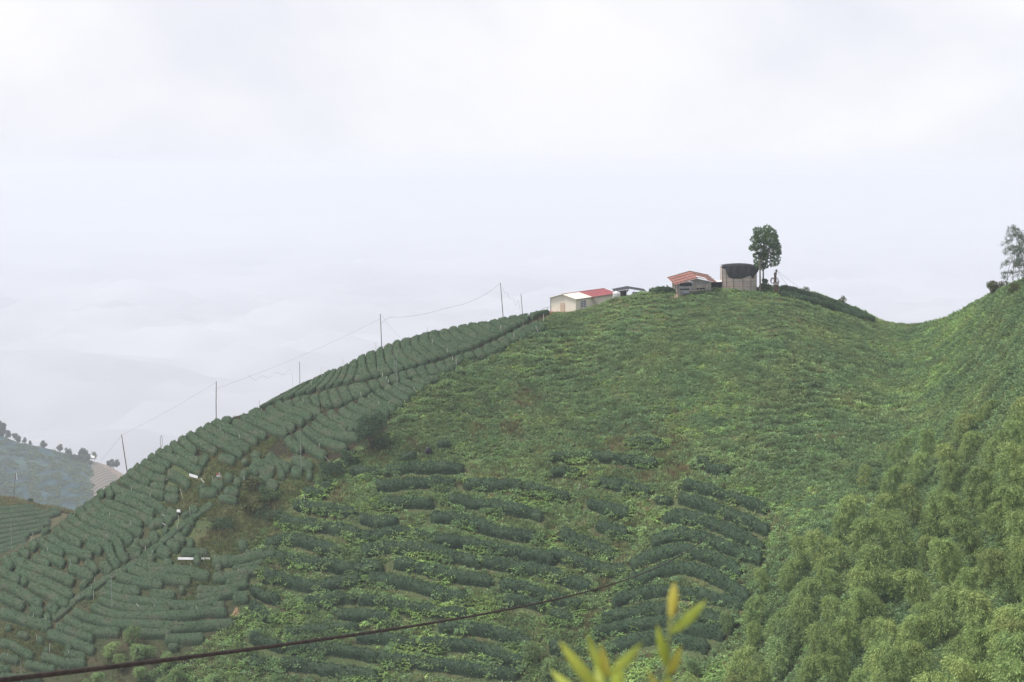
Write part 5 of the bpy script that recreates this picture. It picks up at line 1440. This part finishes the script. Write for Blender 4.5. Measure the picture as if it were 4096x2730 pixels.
# ------------------------------------------------------------------ litter, sheets and rocks in the tea
def sheet(name, quad, label, mat, cat='sheet', t=0.05):
    """a rigid sheet: four photo corners standing on the slope at one distance, leaned slightly"""
    bot = max(q[1] for q in quad)
    d = float(depth_at(np.mean([q[0] for q in quad]), bot + 3)) - 0.25
    P = [at(x, y, d + (bot - y) * 0.012) for x, y in quad]
    o = MB().slab(P[::-1], t).build(name, M[mat])
    return tag(o, label, cat)
c_ = lambda f, *pts: [tuple(np.array(p) * FR[f][2] + FR[f][:2]) for p in pts]
sheet('metal_sheet', c_('C', (962,1098), (1088,1138), (1084,1178), (960,1140)), 'tilted white metal sheet lying in the gully', 'white')
sheet('metal_sheet', c_('G', (997,735), (1405,742), (1405,772), (997,766)), 'long white metal sheet standing behind a round bush', 'white')
sheet('plastic_bag', c_('C', (565,1155), (590,1160), (632,1185), (622,1200), (590,1180)[:2])[:4], 'small white bag between two clipped hedges', 'white', 'bag')
sheet('white_box', c_('G', (992,128), (1028,128), (1036,165), (985,165)), 'small white box beside the top of the diagonal hedge', 'white', 'box', 0.5)
sheet('stone_slab', c_('G', (792,180), (905,240), (898,252), (786,190)), 'long pale slab edging a hedge in the gully', 'concrete', 'slab')
sheet('stone_slab', c_('G', (795,288), (850,318), (846,336), (800,305)), 'short pale slab below the long slab in the gully', 'concrete', 'slab')
sheet('metal_sheet', c_('G', (990,965), (1115,990), (1108,1006), (1000,985)), 'grey sheet tucked between two rows at the slope foot', 'white')
sheet('stone_slab', c_('G', (862,1285), (962,1285), (962,1312), (858,1310)), 'pinkish slab half hidden under a lower hedge', 'concrete', 'slab')
sheet('board', c_('G', (728,1474), (955,1453), (958,1464), (732,1486)), 'long tan board lying between the lowest rows', 'tan_door', 'board')
sheet('metal_sheet', c_('G', (738,1552), (834,1545), (834,1582), (730,1580)), 'white sheet under the lowest hedge above the bamboo', 'white')
sheet('stick', c_('C', (636,1108), (706,1070), (712,1076), (642,1116)), 'white stick lying across a hedge above the gully', 'white', 'stick', .04)
sheet('stick', c_('C', (1128,1176), (1136,1176), (1186,1232), (1180,1238)), 'white stick lying in the grass right of the tilted sheet', 'white', 'stick', .04)
sg = empty('sign_board', at(500 + 1390 * .26786, 1600 + 1160 * .26786, float(depth_at(872, 1912))))
kk = sg.location.y / FPX * .26786
MB().box((0, 0, 20 * kk), (48 * kk, .05, 34 * kk)).build('white_panel', M['white'], sg)
MB().box((-2 * kk, -.03, 50 * kk), (44 * kk, .05, 24 * kk)).build('red_panel', M['red'], sg)
MB().tube([(20 * kk, -.08, -.6), (18 * kk, -.08, 78 * kk)], .05, 5).build('post', M['white'], sg)
MB().tube([(30 * kk, -.1, 34 * kk), (80 * kk, -.1, -14 * kk)], .07, 4).build('brace', M['white'], sg)
tag(sg, 'small red and white board on a white post in the gully', 'board')
def rock():
    r = np.random.default_rng(4)
    b = gpt(np.array([944.0]), np.array([2462.0]))[0]
    V, Fs = [], []
    n, m_ = 9, 6
    jit = r.uniform(0.75, 1.2, n)
    for j in range(m_):
        f = j / (m_ - 1)
        q = [0.95, 1.0, 0.88, 0.70, 0.46, 0.20][j]
        for i in range(n):
            a = 2 * math.pi * i / n
            k = q * jit[i] * r.uniform(0.85, 1.12)
            V.append((k * 0.60 * math.cos(a) + 0.10 * f, k * .55 * math.sin(a), -.35 + 1.55 * f + r.uniform(-.08, .08)))
    for j in range(m_ - 1):
        for i in range(n):
            i2 = (i + 1) % n
            Fs.append([j*n+i, j*n+i2, (j+1)*n+i2, (j+1)*n+i])
    Fs.append([(m_-1)*n + i for i in range(n)])
    o = mesh_np('rock', np.array(V), Fs, M['rock']); o.location = b
    tag(o, 'pointed ochre rock at the edge of the ferny slope', 'rock')
rock()
hb = empty('hooded_stump', gpt(np.array([1706.0]), np.array([1824.0]))[0])
MB().tube([(0, 0, -.3), (.05, 0, .6), (.12, 0, 1.3)], [.14, .12, .09], 6).build('stump', M['stake'], hb)
MB().lathe([(.50, .35), (.56, .7), (.50, 1.05), (.30, 1.28), (.05, 1.34)], (.30, .1, 0), 10).build('dark_hood', M['dark_net'], hb, True)
tag(hb, 'pale stump capped with a dark brown hood among the weeds', 'stump')

# ------------------------------------------------------------------ the cableway rope passing close to the camera
K_, P_inf = 35350.0, 3214.0
cp = [(0, 2725), (500, 2663), (1000, 2594), (1600, 2506), (2200, 2409), (2500, 2318), (2784, 2192), (2929, 2035), (2994, 1877), (3045, 1690), (3080, 1430), (3100, 1118)]
def cable():
    px = np.concatenate([np.linspace(-400, 2900, 60), np.linspace(2910, 3100, 40)])
    d = K_ / (P_inf - px)
    cx_ = np.array([K_ / (P_inf - p[0]) for p in cp]); cz = np.array([(HOR - p[1]) / FPX * q for p, q in zip(cp, cx_)])
    # one smooth sagging curve through the read points: z as a cubic in distance
    co = np.polyfit(cx_, cz, 4, w=1 / cx_)
    P = [(float((x - CX) / FPX * q), float(q), float(np.polyval(co, q))) for x, q in zip(px, d)]
    o = MB().tube(P, 0.0185, 8).build('steel_cable', M['rope'], None, True)
    tag(o, 'thick rusty steel cable sweeping across the foreground up to the winch', 'cable')
    r = [pix(np.array(p)) for p in P[::8]]
cable()

# ------------------------------------------------------------------ leaves close to the lens
def near_leaf_mat():
    m, t, o = new_mat('near_leaf')
    f, g = pos_noise(t, 14.0, 2.0)
    oi = t.nodes.new('ShaderNodeObjectInfo')
    tcn = t.nodes.new('ShaderNodeTexCoord')
    c1 = ramp(t, f, [(0.3, (0.36, 0.44, 0.05)), (0.7, (0.52, 0.58, 0.11))])
    c2 = ramp(t, f, [(0.3, (0.46, 0.34, 0.04)), (0.7, (0.56, 0.45, 0.08))])
    mxn = t.nodes.new('ShaderNodeMix'); mxn.data_type = 'RGBA'
    at_ = t.nodes.new('ShaderNodeAttribute'); at_.attribute_type = 'OBJECT'; at_.attribute_name = 'warm'
    t.links.new(at_.outputs['Fac'], mxn.inputs[0]); t.links.new(c1, mxn.inputs[6]); t.links.new(c2, mxn.inputs[7])
    p = t.nodes.new('ShaderNodeBsdfPrincipled'); p.inputs['Roughness'].default_value = 0.4
    t.links.new(mxn.outputs[2], p.inputs['Base Color'])
    tr = t.nodes.new('ShaderNodeBsdfTranslucent'); t.links.new(mxn.outputs[2], tr.inputs['Color'])
    ms = t.nodes.new('ShaderNodeMixShader'); ms.inputs[0].default_value = 0.5
    t.links.new(p.outputs[0], ms.inputs[1]); t.links.new(tr.outputs[0], ms.inputs[2]); t.links.new(ms.outputs[0], o.inputs['Surface'])
    return m
M['near'] = near_leaf_mat()
M['stem'] = solid('green_stem', (0.20, 0.24, 0.06), (0.14, 0.17, 0.05), 20.0)
def sprig(stem_px, leaves, label, d0, seed):
    r = np.random.default_rng(seed)
    sc = .425
    q = lambda x, y, d: at(2000 + x * sc, 2300 + y * sc, d)
    e = empty('leafy_sprig', q(*stem_px[0], d0))
    o0 = e.location.copy()
    MB().tube([q(x, y, d0) - o0 for x, y in stem_px], [.004 - .0025 * i / len(stem_px) for i in range(len(stem_px))], 6).build('stem', M['stem'], e, True)
    for (bx, by, tx, ty, wd, warm) in leaves:
        dd = r.uniform(-.10, .10)
        b, t_ = q(bx, by, d0) - o0, q(tx, ty, d0 + dd) - o0
        ax = (t_ - b); L = ax.length; ax.normalize()
        sd = ax.cross(Vector((0, 1, 0))).normalized()
        nr = sd.cross(ax)
        W = wd * sc / FPX * d0 * 0.43
        V, Fs = [], []
        n, m_ = 12, 4
        for i in range(n + 1):
            u = i / n
            w_ = W * (math.sin(math.pi * min(u * 1.02, 1) ** 0.85) ** 0.8 if 0 < u < 1 else 0.02)
            for j in range(-m_, m_ + 1):
                v = j / m_
                V.append(b + ax * (L * u) + sd * (w_ * v) + nr * (abs(v) * w_ * 0.35 - 0.10 * L * math.sin(math.pi * u)) + nr * 0.0)
        k = 2 * m_ + 1
        for i in range(n):
            for j in range(k - 1):
                Fs.append([i*k+j, i*k+j+1, (i+1)*k+j+1, (i+1)*k+j])
        lf = mesh_np('leaf', np.array([tuple(v) for v in V]), Fs, M['near'], e, True)
        lf['warm'] = float(warm)
        sm = lf.modifiers.new('thick', 'SOLIDIFY'); sm.thickness = 0.0006
    tag(e, label, 'sprig', 'blurred sprigs close to the camera')
sprig([(1540, 1300), (1560, 1012), (1580, 850), (1590, 600), (1600, 400)],
      [(1605, 420, 1640, 70, 115, .65), (1590, 560, 1945, 230, 115, .05), (1575, 880, 1475, 470, 100, .1), (1585, 940, 1705, 660, 95, .5), (1530, 1150, 1385, 880, 75, .6), (1560, 1200, 1600, 960, 120, .1)],
      'blurred green and orange leaf sprig, the right one close up', 2.25, 5)
sprig([(990, 1300), (1000, 1012), (990, 900), (980, 800)],
      [(960, 1130, 555, 620, 130, .15), (960, 920, 815, 540, 80, .1), (1010, 960, 945, 640, 90, .6), (1020, 960, 1340, 630, 100, .05), (860, 1180, 480, 890, 120, .05), (1080, 1200, 1125, 790, 140, .0), (1000, 1180, 900, 850, 110, .1)],
      'blurred pale green leaf sprig, the left one close up', 2.1, 6)
